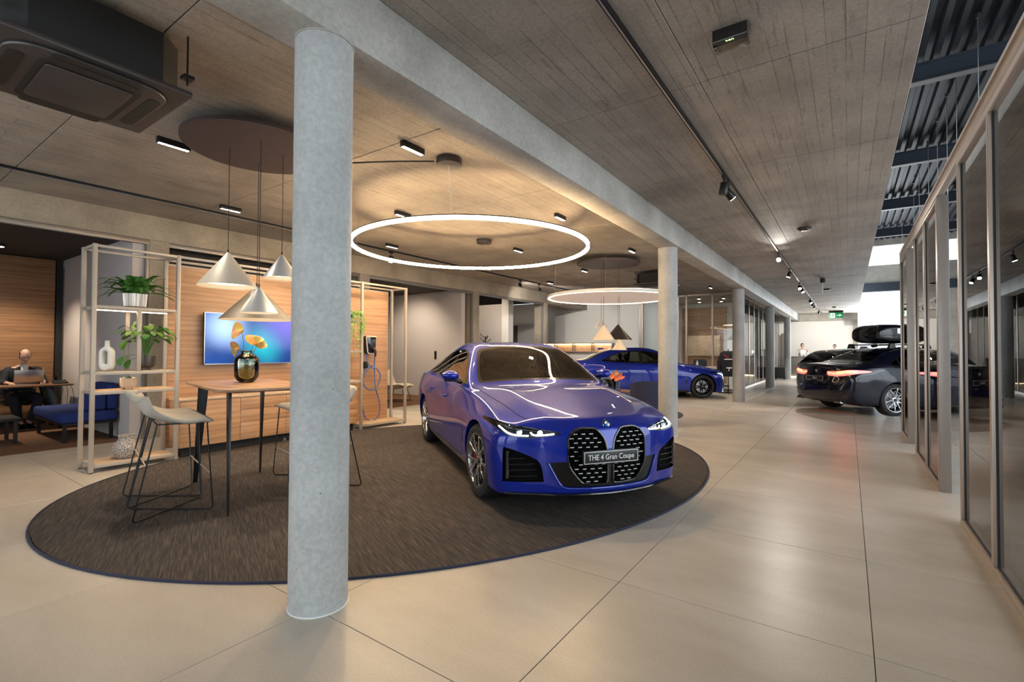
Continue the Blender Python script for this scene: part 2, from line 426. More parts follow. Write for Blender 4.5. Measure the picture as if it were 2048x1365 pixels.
MB().box(-6.38,GY-.04,.0,-3.10,GY+.04,.07).build('bottom_rail', MT['bronze_frame'], go)
MB().box(-6.35,GY-.006,.07,-5.07,GY+.006,3.30).build('frosted_pane', MT['frosted'] if 'frosted' in MT else MT['pane_glass'], go)
for k in range(10):
    y0 = GY+.03+k*1.2
    MB().box(-3.106,y0+.02,.07,-3.094,y0+1.18,3.30).build('pane', MT['pane_glass'], go)
    MB().box(-3.12,y0+1.18,0,-3.08,y0+1.22,CZ-.005).build('mullion', MT['bronze_frame'], go)
MB().box(-3.13,GY,3.30,-3.07,GY+12.05,CZ-.005).build('top_rail', MT['bronze_frame'], go)
MB().box(-3.13,GY,0,-3.07,GY+12.05,.07).build('bottom_rail', MT['bronze_frame'], go)
struct('wall_office_inner', MB().box(-6.4,21.6,0,-3.2,21.75,CZ), 'plaster_white')
ow = struct('wall_office_oak', MB().box(-5.95,21.55,0,-4.15,21.6,3.2), 'oak_panel_cross')
MB().box(-5.75,21.25,1.15,-4.35,21.54,2.0).build('wall_cabinet', MT['light_oak'], ow, .004)
struct('wall_office_side', MB().box(-6.5,17.86,0,-6.4,30.8,CZ), 'plaster_white')
# right void: partition, roof, facade
struct('wall_upper_right', MB().box(.2,-4,3.78,.38,31,7.1), 'plaster_white')
struct('wall_facade_right', MB().box(6.4,-4,0,6.6,31,.4).box(6.4,-4,4.2,6.6,31,4.7).box(6.4,-4,6.5,6.6,31,7.1), 'plaster_white')
struct('wall_front', MB().box(-14,-4.2,0,-8.4,-4,7.1).box(-8.4,-4.2,3.0,6.6,-4,7.1).box(2.6,-4.2,0,6.6,-4,3.0), 'plaster_white')
struct('wall_far_right', MB().box(2.3,30.7,0,6.6,30.9,4.42).box(.36,30.7,4.85,6.6,30.9,5.75).box(.36,30.7,6.75,6.6,30.9,7.1).box(.2,30.7,0,.36,31,7.1), 'beam_concrete')
struct('trim_7', MB().box(.36,30.55,4.42,6.6,30.9,4.85), 'steel_joist')
for n,(x0,x1) in enumerate(((.36,2.3),),1):
    t = struct('window_%d'%n, MB().box(x0,30.74,.1,x0+.05,30.82,4.42).box(x1-.05,30.74,.1,x1,30.82,4.42).box(x0,30.74,0,x1,30.82,.1).box(x0,30.74,5.75,x0+.03,30.82,6.75), 'bronze_frame')
    MB().box(x0+.05,30.775,.1,x1-.05,30.785,4.42).build('pane', MT['pane_glass'], t)
def deck():
    m = MB(); prof = []; x = .3
    while x < 6.5:
        prof += [(x,7.15),(x+.09,7.15),(x+.12,7.05),(x+.21,7.05)]; x += .24
    n = len(prof)
    vs = [(a,-4,b) for a,b in prof]+[(a,31,b) for a,b in prof]
    m.add(vs, [(k,k+1,n+k+1,n+k) for k in range(n-1)]); return m
struct('ceiling_roof_deck', deck(), 'roof_deck')
struct('ceiling_roof_slab', MB().box(.2,-4.2,7.16,6.6,31,7.4), 'roof_deck')
for k in range(6):
    y = 1.9+5.17*k
    t = thing('steel_joist', ['nearest steel joist overhead','second steel joist under the metal roof deck','third steel joist under the metal roof deck','fourth steel joist under the metal roof deck','fifth steel joist near the far window','last steel joist beside the far window'][k]+' right of the concrete slab', 'joist', (0,y,0), 0, 'steel roof joists')
    MB().box(.38,-.012,6.64,6.4,.012,6.98).build('web', MT['steel_joist'], t)
    MB().box(.38,-.10,6.62,6.4,.10,6.64).build('flange', MT['steel_flange'], t)
    MB().box(.38,-.10,6.97,6.4,.10,6.99).build('flange', MT['steel_joist'], t)
for k,(x,y) in enumerate(((1.82,11.03),(1.81,12.96),(1.81,14.09),(1.81,15.49),(1.80,17.0),(1.78,18.85),(1.82,20.77),(1.81,24.92))):
    t = thing('suspension_wire', 'thin steel wire hanging from roof deck, %s counted from the camera'%('first','second','third','fourth','fifth','sixth','seventh','eighth')[k], 'wire', (x,y,0), 0, 'roof wires')
    MB().cyl((0,0,2.5),(0,0,7.06),.006,n=6).build('wire', MT['silver'], t)
    MB().cyl((0,0,6.98),(0,0,7.06),.03,n=10).build('anchor', MT['black_matte'], t)
PX = .72
gp = thing('glass_partition', 'long beige framed glass partition along the right edge of the showroom', 'partition', (0,0,0))
def frame(a, b, z0, z1, name='frame_rail', m='bronze_frame', d=.06):
    return MB().box(PX,a,z0,PX+d,b,z1).build(name, MT[m], gp, .002)
frame(-3.6,10.42,2.90,3.01,'header')
MB().box(PX-.012,-3.6,2.985,PX+.08,10.42,3.012).build('header_cap', MT['bronze_frame'], gp)
def leafs(ys):
    a, b = ys[0], ys[-1]
    frame(a,b,0,.045,'bottom_rail'); frame(a,b,2.855,2.90,'top_rail')
    for i,y in enumerate(ys):
        w_ = .05
        y0 = y if i == 0 else y-w_ if i == len(ys)-1 else y-w_/2
        frame(y0,y0+w_,.045,2.855,'mullion')
    for p,q in zip(ys[:-1],ys[1:]):
        pa = p+(.05 if p == a else .025); qb = q-(.05 if q == b else .025)
        MB().box(PX+.024,pa,.045,PX+.036,qb,2.855).build('pane', MT['pane_glass'], gp)
        MB().box(PX+.018,pa,.045,PX+.042,pa+.008,2.855).box(PX+.018,qb-.008,.045,PX+.042,qb,2.855).box(PX+.018,pa,.045,PX+.042,qb,.053).build('gasket', MT['black_matte'], gp)
leafs([-3.6,-1.6,.4,2.3,4.16,5.20])
leafs([6.30,7.32,8.36])
leafs([9.28,10.42])
for y in (6.25,9.23):
    MB().box(PX,y,0,PX+.088,y+.05,2.90).build('door_jamb', MT['bronze_dark'], gp, .002)
MB().box(PX+.08,5.2,0,PX+.14,5.26,2.9).build('door_jamb', MT['bronze_frame'], gp, .002)
for n,(z0,z1) in ((2,(.4,4.2)),(3,(4.7,6.5))):
    t = MB()
    for k in range(13): t.box(6.45,-4+2.9*k,z0,6.53,-3.94+2.9*k,z1)
    t = struct('window_%d'%n, t, 'bronze_frame')
    for k in range(12): MB().box(6.48,-3.94+2.9*k,z0,6.49,-4+2.9*(k+1),z1).build('pane', MT['pane_glass'], t)
t = MB()
for k in range(6): t.box(-8.4+2.18*k,-4.12,0,-8.34+2.18*k,-4.04,3.0)
t = struct('window_4', t, 'bronze_frame')
for k in range(5): MB().box(-8.34+2.18*k,-4.09,0,-8.4+2.18*(k+1),-4.08,3.0).build('pane', MT['pane_glass'], t)
# sheer curtain behind the partition
def curt(u, v):
    y = 5+22*u
    return (4.9+.05*math.sin(y*21)+.02*math.sin(y*53+1), y, .02+3.0*v)
ct = MB().grid(curt, 900, 2).build('sheer_curtain', MT['sheer'] if 'sheer' in MT else MT['plaster_white'])
tag(ct, 'white sheer curtain hanging behind the right glass partition', 'curtain')
# ================================================================== cars
from mathutils.bvhtree import BVHTree
from mathutils.interpolate import poly_3d_calc
def paint(name, c, metal=.55, rough=.28):
    m, nt, b = nmat(name)
    b.inputs['Base Color'].default_value = (*c,1); b.inputs['Metallic'].default_value = metal; b.inputs['Roughness'].default_value = rough
    b.inputs['Coat Weight'].default_value = 1; b.inputs['Coat Roughness'].default_value = .012; b.inputs['Specular IOR Level'].default_value = .08
    fl_ = noise(nt, vec(nt, world=False), 900, 1); nt.links.new(mix(nt, c, tuple(min(1,x*1.35+.004) for x in c), fl_), b.inputs['Base Color'])
    return m
paint('paint_blue', (.004,.017,.25), .3, .38)
paint('paint_navy', (.0016,.0028,.012), .15, .3)
paint('paint_black', (.004,.004,.006), .2)
paint('paint_grey', (.012,.012,.014), .4)
glow('tail_red', (1,.045,.02), 7); plain('tail_lens', (.25,.008,.008), .08, 0, 1); plain('plate_black', (.012,.012,.013), .3)
plain('plate_white', (.85,.85,.85), .4); plain('caliper_red', (.45,.012,.01), .35); plain('badge_blue', (.02,.16,.55), .25)
plain('rim_silver', (.55,.56,.58), .22, 1); plain('rim_black', (.012,.012,.013), .16, .5); plain('disc_steel', (.35,.35,.36), .35, 1)
plain('interior_dark', (.028,.025,.022), .7); plain('interior_seat', (.045,.038,.032), .6); plain('lamp_housing', (.03,.032,.034), .25, .6); plain('lamp_chrome', (.5,.52,.54), .15, 1)
plain('trim_black', (.010,.010,.011), .14, 0, .6); plain('exhaust', (.25,.24,.23), .25, 1)

def cage(ST, capf, capr):
    """stations from rear to front, ten profile points each; nose and tail closed by a grid"""
    V = []; ring = []
    for x, lo, hi in ST:
        pts = [(x, lo[0][0]*.78, lo[0][1]+.02)]+[(x,y,z) for y,z in lo]+[(x+d,y,z) for d,y,z in hi]
        full = pts+[(a,-b,c) for a,b,c in pts[8::-1]]
        ring.append(list(range(len(V), len(V)+19))); V += full
    Fc = []; caps = []
    for a, b in zip(ring[:-1], ring[1:]):
        Fc += [(a[k],a[k+1],b[k+1],b[k]) for k in range(18)]
    for cap, rg, flip in ((capf, ring[-1], 0), (capr, ring[0], 1)):
        rows = []
        for r in range(5):
            row = [rg[r]]
            inn = cap[r]
            seq = inn+[(a,-b,c) for a,b,c in inn[2::-1]]
            for p in seq: row.append(len(V)); V.append(p)
            row.append(rg[18-r]); rows.append(row)
        rows.append(rg[5:14]); caps.append(rows)
        for r in range(5):
            for c in range(8):
                q = (rows[r][c],rows[r+1][c],rows[r+1][c+1],rows[r][c+1])
                Fc.append(q[::-1] if flip else q)
    return V, Fc, ring, caps
def subdivide(V, Fc, creases, level):
    tgt = [Vector(p) for p in V]; cur = [p.copy() for p in tgt]
    me = bpy.data.meshes.new('tmp_cage'); me.from_pydata(V, [], Fc); me.update()
    cr = me.attributes.new('crease_edge','FLOAT','EDGE')
    for e in me.edges:
        k = tuple(sorted(e.vertices))
        if k in creases: cr.data[e.index].value = creases[k]
    ob = bpy.data.objects.new('tmp_cage', me); COL.objects.link(ob)
    md = ob.modifiers.new('s','SUBSURF'); md.levels = 1; md.render_levels = 1
    for it in range(3):
        dg = bpy.context.evaluated_depsgraph_get(); dg.update()
        ev = ob.evaluated_get(dg).to_mesh()
        for i in range(len(V)):
            cur[i] += (tgt[i]-ev.vertices[i].co)*.9
            me.vertices[i].co = cur[i]
        ob.evaluated_get(dg).to_mesh_clear(); me.update()
    md.levels = level
    dg = bpy.context.evaluated_depsgraph_get(); dg.update()
    out = bpy.data.meshes.new_from_object(ob.evaluated_get(dg))
    bpy.data.objects.remove(ob); bpy.data.meshes.remove(me)
    return out
def inside(p, poly):
    x,y = p; c = False; n = len(poly); j = n-1
    for i in range(n):
        xi,yi = poly[i]; xj,yj = poly[j]
        if (yi > y) != (yj > y) and x < (xj-xi)*(y-yi)/(yj-yi)+xi: c = not c
        j = i
    return c
PR = {'side': (0,2), 'front': (1,2), 'top': (0,1)}
class Shell:
    """half body shell (y>=0) that can be cut along outlines"""
    def __init__(s, me):
        n0 = len(me.vertices)
        s.refv = [v.co.copy() for v in me.vertices]; s.refn = [v.normal.copy() for v in me.vertices]
        s.reff = [tuple(p.vertices) for p in me.polygons]
        s.bvh = BVHTree.FromPolygons(s.refv, s.reff)
        bm = bmesh.new(); bm.from_mesh(me)
        bmesh.ops.delete(bm, geom=[f for f in bm.faces if f.calc_center_median().y < 0], context='FACES')
        s.bm = bm; s.lay = bm.faces.layers.int.new('tag'); s.tags = {}
    def cut(s, poly, proj, filt, tagname, only=(0,)):
        a, b = PR[proj]; bm = s.bm
        x0 = min(p[0] for p in poly); x1 = max(p[0] for p in poly); y0 = min(p[1] for p in poly); y1 = max(p[1] for p in poly)
        only = tuple(s.tags.get(t, t) if isinstance(t,str) else t for t in only)
        def bb(f):
            xs = [v.co[a] for v in f.verts]; ys = [v.co[b] for v in f.verts]
            return min(xs),max(xs),min(ys),max(ys)
        cand = set()
        for f in bm.faces:
            if f[s.lay] not in only: continue
            q = bb(f)
            if q[1] > x0 and q[0] < x1 and q[3] > y0 and q[2] < y1 and filt(f.calc_center_median()): cand.add(f)
        n = len(poly); e = 1e-6
        for i in range(n):
            p = poly[i]; q = poly[(i+1)%n]
            dx, dy = q[0]-p[0], q[1]-p[1]
            L = math.hypot(dx,dy)
            if L < 1e-7: continue
            no = [0,0,0]; no[a] = dy/L; no[b] = -dx/L; cop = [0,0,0]; cop[a] = p[0]; cop[b] = p[1]
            sx0,sx1 = min(p[0],q[0])-e, max(p[0],q[0])+e; sy0,sy1 = min(p[1],q[1])-e, max(p[1],q[1])+e
            sel = []
            for f in cand:
                r = bb(f)
                if r[1] >= sx0 and r[0] <= sx1 and r[3] >= sy0 and r[2] <= sy1:
                    # straddles the line?
                    ds = [(v.co[a]-p[0])*no[a]+(v.co[b]-p[1])*no[b] for v in f.verts]
                    if min(ds) < -2e-5 and max(ds) > 2e-5: sel.append(f)
            if not sel: continue
            geom = set(sel)
            for f in sel: geom.update(f.edges); geom.update(f.verts)
            res = bmesh.ops.bisect_plane(bm, geom=list(geom), dist=1e-5, plane_co=cop, plane_no=no)
            cand = {f for f in cand if f.is_valid}
            for g in res['geom']:
                if isinstance(g, bmesh.types.BMFace) and g.is_valid: cand.add(g)
            for g in res['geom_cut']:
                if isinstance(g, bmesh.types.BMVert):
                    for f in g.link_faces:
                        if f[s.lay] in only and filt(f.calc_center_median()): cand.add(f)
        t = s.tags.setdefault(tagname, len(s.tags)+1)
        for f in cand:
            if f.is_valid and f[s.lay] in only:
                c = f.calc_center_median()
                if inside((c[a],c[b]), poly): f[s.lay] = t
    def normal(s, p):
        loc, nn, idx, d = s.bvh.find_nearest(p)
        if idx is None: return Vector((0,0,1))
        vs = s.reff[idx]; wts = poly_3d_calc([s.refv[i] for i in vs], loc)
        r = Vector((0,0,0))
        for i,wt in zip(vs,wts): r += s.refn[i]*wt
        return r.normalized()
    def part(s, tagname, name, mt, parent, side='both', offset=0, thick=0):
        t = 0 if tagname is None else s.tags.get(tagname)
        if t is None: return None
        fs = [f for f in s.bm.faces if f[s.lay] == t]
        if not fs: return None
        idx = {}; V = []; NN = []; FF = []
        for f in fs:
            q = []
            for v in f.verts:
                if v.index not in idx or True:
                    k = v
                    if k not in idx:
                        idx[k] = len(V); nn = s.normal(v.co); V.append(v.co+nn*offset); NN.append(nn)
                    q.append(idx[k])
            FF.append(q)
        out = []
        for sd in ((1,-1) if side != 'both' else (0,)):
            if sd == 0:
                vv = list(V); nn = list(NN); ff = list(FF); mp = {}
                for i,p in enumerate(V):
                    if abs(p.y) < 1e-4: mp[i] = i
                    else: mp[i] = len(vv); vv.append(Vector((p.x,-p.y,p.z))); nn.append(Vector((NN[i].x,-NN[i].y,NN[i].z)))
                ff += [[mp[i] for i in q][::-1] for q in FF]
            elif sd == 1: vv, nn, ff = V, NN, FF
            else:
                vv = [Vector((p.x,-p.y,p.z)) for p in V]; nn = [Vector((p.x,-p.y,p.z)) for p in NN]; ff = [q[::-1] for q in FF]
            me = bpy.data.meshes.new(name); me.from_pydata(vv, [], ff); me.update()
            me.polygons.foreach_set('use_smooth', [True]*len(me.polygons))
            me.normals_split_custom_set_from_vertices([tuple(x) for x in nn])
            me.materials.append(MT[mt]); out.append(link(name, me, parent))
        return out
    def front_x(s, y, z):
        h = s.bvh.ray_cast(Vector((3,y,z)), Vector((-1,0,0))); return h[0].x if h[0] else .7
    def rear_x(s, y, z):
        h = s.bvh.ray_cast(Vector((-7,y,z)), Vector((1,0,0))); return h[0].x if h[0] else -3.8
    def side_y(s, x, z):
        h = s.bvh.ray_cast(Vector((x,3,z)), Vector((0,-1,0))); return h[0].y if h[0] else .9
    def top_z(s, x, y):
        h = s.bvh.ray_cast(Vector((x,y,4)), Vector((0,0,-1))); return h[0].z if h[0] else 1
def circ(cx, cz, r, n=36): return [(cx+r*math.cos(2*PI*k/n), cz+r*math.sin(2*PI*k/n)) for k in range(n)]
def strip(pts, w):
    P = [Vector((p[0],p[1],0)) for p in pts]; L = []; R = []
    for i,p in enumerate(P):
        d = (P[min(i+1,len(P)-1)]-P[max(i-1,0)]).normalized(); n_ = Vector((-d.y,d.x,0))*w/2
        L.append((p+n_)[:2]); R.append((p-n_)[:2])
    return L+R[::-1]
def s2(pts, n=5, closed=True): return [tuple(p[:2]) for p in spline([(a,b,0) for a,b in pts], n, closed)]
_wheel = {}
def wheel(style, R=.335, W=.235, rimr=.245):
    """wheel centred on the origin, axle along y, outer face towards +y"""
    key = (style, R)
    if key in _wheel: return _wheel[key]
    h = W/2; rm = 'rim_silver' if style != 'black' else 'rim_black'
    prof = [(rimr-.004,-h+.02),(rimr+.012,-h+.004),(R-.045,-h),(R-.016,-h+.012),(R-.003,-h+.035)]
    for a in (-.05,-.02,.02,.05): prof += [(R,a-.012),(R,a+.012),(R-.006,a+.0125),(R-.006,a+.0145)] if a < .05 else [(R,a-.012),(R-.001,a+.02)]
    prof += [(R-.004,h-.035),(R-.016,h-.012),(R-.045,h),(rimr+.012,h-.004),(rimr-.004,h-.02)]
    tire = MB().lathe(prof, n=56, axis='y', cap=False).mesh('tire', MT['rubber'])
    lip = MB().lathe([(rimr+.006,h-.012),(rimr+.004,h-.004),(rimr-.010,h-.006),(rimr-.022,h-.03),(rimr-.03,-h+.02),(rimr-.018,-h+.02),(rimr-.004,h-.03)], n=56, axis='y', closed=True).mesh('rim', MT[rm])
    sp = MB()
    n5 = 5
    for k in range(n5):
        a = 2*PI*k/n5+PI/2
        for sgn in (-1,1):
            if style == 'black': angs = (a+sgn*.10, a+sgn*.22)
            elif style == 'multi': angs = (a+sgn*.05, a+sgn*.36)
            else: angs = (a+sgn*.07, a+sgn*.30)
            r0, r1 = .055, rimr-.012
            p0 = Vector((r0*math.cos(angs[0]), h-.035, r0*math.sin(angs[0]))); p1 = Vector((r1*math.cos(angs[1]), h-.012, r1*math.sin(angs[1])))
            mid = (p0+p1)/2; mid.y = h-.018
            sp.bar(p0, mid, .022, .030, (0,1,0)); sp.bar(mid, p1, .020, .026, (0,1,0))
    sp.lathe([(.0,h-.026),(.062,h-.028),(.066,h-.045),(.066,h-.09)], n=24, axis='y', cap=False)
    spm = sp.mesh('spokes', MT[rm], .003, 2)
    cap = MB().lathe([(0,h-.018),(.028,h-.019),(.031,h-.027)], n=20, axis='y').mesh('hub_cap', MT['black_gloss'])
    disc = MB().lathe([(.06,h-.10),(.175,h-.10),(.175,h-.125),(.06,h-.125)], n=40, axis='y', closed=True).mesh('brake_disc', MT['disc_steel'])
    barrel = MB().lathe([(rimr-.03,h-.06),(rimr-.03,-h+.02),(.05,-h+.02),(.05,h-.13)], n=40, axis='y', cap=False).mesh('barrel', MT['black_matte'])
    _wheel[key] = (tire, lip, spm, cap, disc, barrel); return _wheel[key]
def put_wheel(car, x, y, z, style, R, steer=0, red=False, front=True):
    sgn = 1 if y > 0 else -1
    wh = bpy.data.objects.new('wheel', wheel(style,R)[0]); COL.objects.link(wh); wh.parent = car
    wh.location = (x,y,z); wh.rotation_euler = (0, random.uniform(0,1.2), (0 if sgn > 0 else PI)+steer)
    for me in wheel(style,R)[1:]: link(me.name.split('.')[0], me, wh)
    a0 = .9 if front else 2.2
    cal = MB().grid(lambda u,v: (.19*math.cos(a0-.4+.8*u)*(1-.25*(1-v)), .118-.095+.045*(0 if v < .5 else 1), .19*math.sin(a0-.4+.8*u)*(1-.25*(1-v))), 8, 4).mesh('caliper', MT['caliper_red' if red else 'disc_steel'])
    link('caliper', cal, wh)
def text_mesh(name, txt, size, mt, ext=.001, align='CENTER'):
    cu = bpy.data.curves.new(name, 'FONT'); cu.body = txt; cu.size = size; cu.extrude = ext; cu.align_x = align; cu.align_y = 'CENTER'; cu.resolution_u = 3
    ob = bpy.data.objects.new(name, cu); COL.objects.link(ob)
    dg = bpy.context.evaluated_depsgraph_get(); dg.update()
    me = bpy.data.meshes.new_from_object(ob.evaluated_get(dg)); bpy.data.objects.remove(ob)
    me.materials.clear(); me.materials.append(MT[mt]); me.name = name; return me
def plate(car, x, z, txt, face, w_=.52, h_=.11, size=.062):
    """number plate with a white line border; face +1 front, -1 rear"""
    pl = MB().box(-.008,-w_/2,-h_/2,.0,w_/2,h_/2).build('plate', MT['plate_black'], car, .002)
    pl.location = (x,0,z); pl.rotation_euler = (0,0,0 if face > 0 else PI)
    b = MB(); e = .0035
    for y0,z0,y1,z1 in ((-w_/2+.012,h_/2-.012,w_/2-.012,h_/2-.008),(-w_/2+.012,-h_/2+.008,w_/2-.012,-h_/2+.012),(-w_/2+.012,-h_/2+.008,-w_/2+.016,h_/2-.008),(w_/2-.016,-h_/2+.008,w_/2-.012,h_/2-.008)):
        b.box(0,y0,z0,.0015,y1,z1)
    b.build('border_line', MT['plate_white'], pl)
    t = link('lettering', text_mesh('lettering', txt, size, 'plate_white'), pl)
    t.rotation_euler = (PI/2,0,PI/2); t.location = (.001,0,-.002); t.scale = (.86,1,1)
def roundel(car, pos, rot, r=.041):
    b = MB().lathe([(0,-.006),(r,-.006),(r,.001),(r*.95,.003),(r*.9,.003),(0,.003)], n=32).build('roundel', MT['chrome'], car)
    b.location = pos; b.rotation_euler = rot
    MB().lathe([(r*.9,.0032),(r*.62,.0032),(r*.62,.0036),(r*.9,.0036)], n=32, closed=True).build('roundel_ring', MT['black_gloss'], b)
    for q,mt in enumerate(('plate_white','badge_blue','plate_white','badge_blue')):
        pts = [(0,0)]+[(r*.6*math.cos(PI/2*q+PI/2*k/8), r*.6*math.sin(PI/2*q+PI/2*k/8)) for k in range(9)]
        MB().prism(pts,.003,.0038).build('roundel_quarter', MT[mt], b)
def seat(car, x, y, z=.30, back=True):
    s_ = MB()
    s_.grid(lambda u,v: (x+.02-.5*u, y+(.25*(2*v-1)), z+.16+.05*abs(2*v-1)**3+.03*(1-u)), 6, 7)
    s_.grid(lambda u,v: (x-.40-.20*u, y+(.25-.05*u)*(2*v-1), z+.16+.62*u-.0*v+0), 7, 7)
    s_.grid(lambda u,v: (x-.52-.20*u, y+(.25-.05*u)*(2*v-1), z+.16+.62*u), 7, 7)
    s_.box(x-.60,y-.24,z,x+.02,y+.24,z+.15)
    s_.ball((x-.63,y,z+.87),(.055,.14,.10))
    s_.cyl((x-.61,y-.05,z+.76),(x-.62,y-.05,z+.84),.008,n=6).cyl((x-.61,y+.05,z+.76),(x-.62,y+.05,z+.84),.008,n=6)
    return s_.build('seat', MT['interior_seat'], car)
glow('tail_lens_lit', (1,.03,.015), 1.6)
def walls(sh, tagname, name, mt, car, depth, direction=None, floor_mt=None, floor_name=None, side='sides', dfun=None):
    """side walls (and floor) of an opening cut in the shell"""
    t = sh.tags.get(tagname)
    if t is None: return
    fs = [f for f in sh.bm.faces if f[sh.lay] == t]
    fset = set(fs); V = {}; vv = []; W = []; Fl = []
    def pt(v, deep):
        k = (v, deep)
        if k not in V:
            d = direction if direction else -sh.normal(v.co)
            V[k] = len(vv); vv.append(v.co+Vector(d)*(depth if deep else 0))
        return V[k]
    for f in fs:
        Fl.append([pt(v,True) for v in f.verts])
        for e in f.edges:
            if sum(1 for g in e.link_faces if g in fset) == 1 and not (abs(e.verts[0].co.y) < 1e-4 and abs(e.verts[1].co.y) < 1e-4):
                a, b = e.verts; W.append([pt(a,False),pt(b,False),pt(b,True),pt(a,True)])
    for sd in (1,-1):
        q = [Vector((p.x,p.y*sd,p.z)) for p in vv]
        m = MB(); m.v = [tuple(p) for p in q]; m.f = W
        m.build(name, MT[mt], car)
        if floor_mt:
            m = MB(); m.v = [tuple(p) for p in q]; m.f = Fl
            m.build(floor_name or name, MT[floor_mt], car)
def base_car():
    lo = [  # x, five side points (sill .. shoulder), four top points (dx, y, z)
     (-3.74, [(.76,.27),(.80,.42),(.82,.60),(.82,.78),(.76,.935)], [(-.03,.66,.985),(-.07,.48,1.02),(-.10,.26,1.035),(-.11,0,1.04)]),
     (-3.50, [(.83,.24),(.875,.42),(.89,.60),(.89,.79),(.83,.965)], [(0,.75,1.005),(0,.57,1.055),(0,.32,1.08),(0,0,1.087)]),
     (-3.20, [(.87,.22),(.915,.40),(.925,.60),(.925,.80),(.865,.985)], [(0,.80,1.02),(0,.58,1.15),(0,.33,1.20),(0,0,1.212)]),
     (-2.856,[(.88,.20),(.925,.38),(.935,.60),(.93,.80),(.872,.985)], [(0,.82,1.01),(0,.575,1.265),(0,.33,1.32),(0,0,1.333)]),
     (-2.40, [(.865,.185),(.91,.36),(.918,.58),(.915,.79),(.868,.97)], [(0,.828,.99),(0,.575,1.350),(0,.33,1.405),(0,0,1.418)]),
     (-1.90, [(.86,.18),(.90,.35),(.908,.57),(.908,.77),(.866,.955)], [(0,.83,.975),(0,.575,1.383),(0,.33,1.437),(0,0,1.450)]),
     (-1.40, [(.86,.18),(.898,.35),(.905,.56),(.903,.76),(.862,.94)], [(0,.828,.963),(0,.59,1.355),(.02,.34,1.412),(.04,0,1.430)]),
     (-1.00, [(.86,.18),(.897,.35),(.903,.555),(.90,.755),(.858,.93)], [(0,.825,.955),(0,.675,1.195),(.03,.39,1.255),(.06,0,1.278)]),
     (-.60,  [(.862,.18),(.90,.35),(.906,.55),(.90,.745),(.85,.915)], [(0,.81,.945),(0,.735,.985),(.05,.42,1.02),(.10,0,1.03)]),
     (-.30,  [(.868,.18),(.912,.35),(.92,.55),(.905,.73),(.828,.885)], [(0,.755,.922),(0,.57,.972),(0,.29,.972),(0,0,.975)]),
     (0.0,   [(.875,.18),(.92,.34),(.925,.54),(.905,.71),(.812,.848)], [(0,.72,.882),(0,.53,.934),(0,.27,.930),(0,0,.932)]),
     (.32,   [(.87,.18),(.90,.33),(.905,.52),(.885,.68),(.80,.795)], [(0,.69,.826),(0,.50,.872),(0,.26,.867),(0,0,.870)]),
     (.56,   [(.83,.18),(.855,.32),(.86,.50),(.845,.645),(.77,.725)], [(.03,.62,.755),(.10,.44,.782),(.15,.23,.788),(.17,0,.793)])]
    Y = (.60,.42,.22,0)
    capf = [[(a,y,.195) for a,y in zip((.55,.64,.68,.70),Y)], [(a,y,.195) for a,y in zip((.69,.775,.82,.84),Y)],
            [(a,y,.34) for a,y in zip((.70,.79,.845,.862),Y)], [(a,y,.52) for a,y in zip((.70,.79,.84,.858),Y)],
            [(a,y,z) for a,y,z in zip((.685,.765,.812,.826),Y,(.665,.685,.70,.705))]]
    capr = [[(a,y,.27) for a,y in zip((-3.62,-3.66,-3.68,-3.69),Y)], [(a,y,.26) for a,y in zip((-3.82,-3.88,-3.91,-3.92),Y)],
            [(a,y,.42) for a,y in zip((-3.86,-3.92,-3.95,-3.96),Y)], [(a,y,.60) for a,y in zip((-3.86,-3.92,-3.95,-3.96),Y)],
            [(a,y,z) for a,y,z in zip((-3.82,-3.87,-3.89,-3.90),Y,(.80,.80,.80,.80))]]
    return lo, capf, capr
DLO = [(-.735,.985),(-.90,1.09),(-1.10,1.205),(-1.30,1.297),(-1.55,1.345),(-1.90,1.355),(-2.30,1.325),(-2.62,1.262),(-2.90,1.165),(-3.07,1.085),(-3.09,1.052),(-3.04,1.036),(-2.6,1.016),(-2.0,.998),(-1.4,.985),(-1.0,.978)]
def shrink(poly, d):
    n = len(poly); A = sum(poly[i][0]*poly[(i+1)%n][1]-poly[(i+1)%n][0]*poly[i][1] for i in range(n)); sg = 1 if A > 0 else -1; out = []
    for i in range(n):
        p = Vector((*poly[i-1],0)); q = Vector((*poly[i],0)); r = Vector((*poly[(i+1)%n],0))
        t = (r-p).normalized(); nn = Vector((-t.y,t.x,0))*sg
        out.append(tuple((q+nn*d)[:2]))
    return out
def clip_x(poly, x0, x1):
    def half(P, x, keep):
        out = []
        for i in range(len(P)):
            a, b = P[i-1], P[i]; ia, ib = keep(a[0]-x) , keep(b[0]-x)
            if ia != ib:
                t = (x-a[0])/(b[0]-a[0]); out.append((x, a[1]+t*(b[1]-a[1])))
            if ib: out.append(b)
        return out
    return half(half(poly, x0, lambda d: d >= 0), x1, lambda d: d <= 0)
KID = [(.024,.60),(.105,.708),(.15,.716),(.275,.716),(.352,.655),(.358,.60),(.356,.44),(.335,.385),(.25,.282),(.21,.272),(.07,.266),(.026,.275),(.024,.32)]
def chaikin(P, n=2):
    for _ in range(n):
        Q = []
        for i in range(len(P)):
            a, b = P[i], P[(i+1)%len(P)]; Q += [(a[0]*.75+b[0]*.25,a[1]*.75+b[1]*.25),(a[0]*.25+b[0]*.75,a[1]*.25+b[1]*.75)]
        P = Q
    return P
INTAKE = [(.60,.474),(.74,.536),(.808,.556),(.832,.54),(.832,.31),(.815,.285),(.56,.290),(.538,.308),(.556,.42)]
LAMP = [(.405,.672),(.50,.652),(.62,.636),(.74,.642),(.82,.668),(.862,.715),(.875,.752),(.845,.758),(.78,.742),(.66,.722),(.52,.702),(.44,.690)]
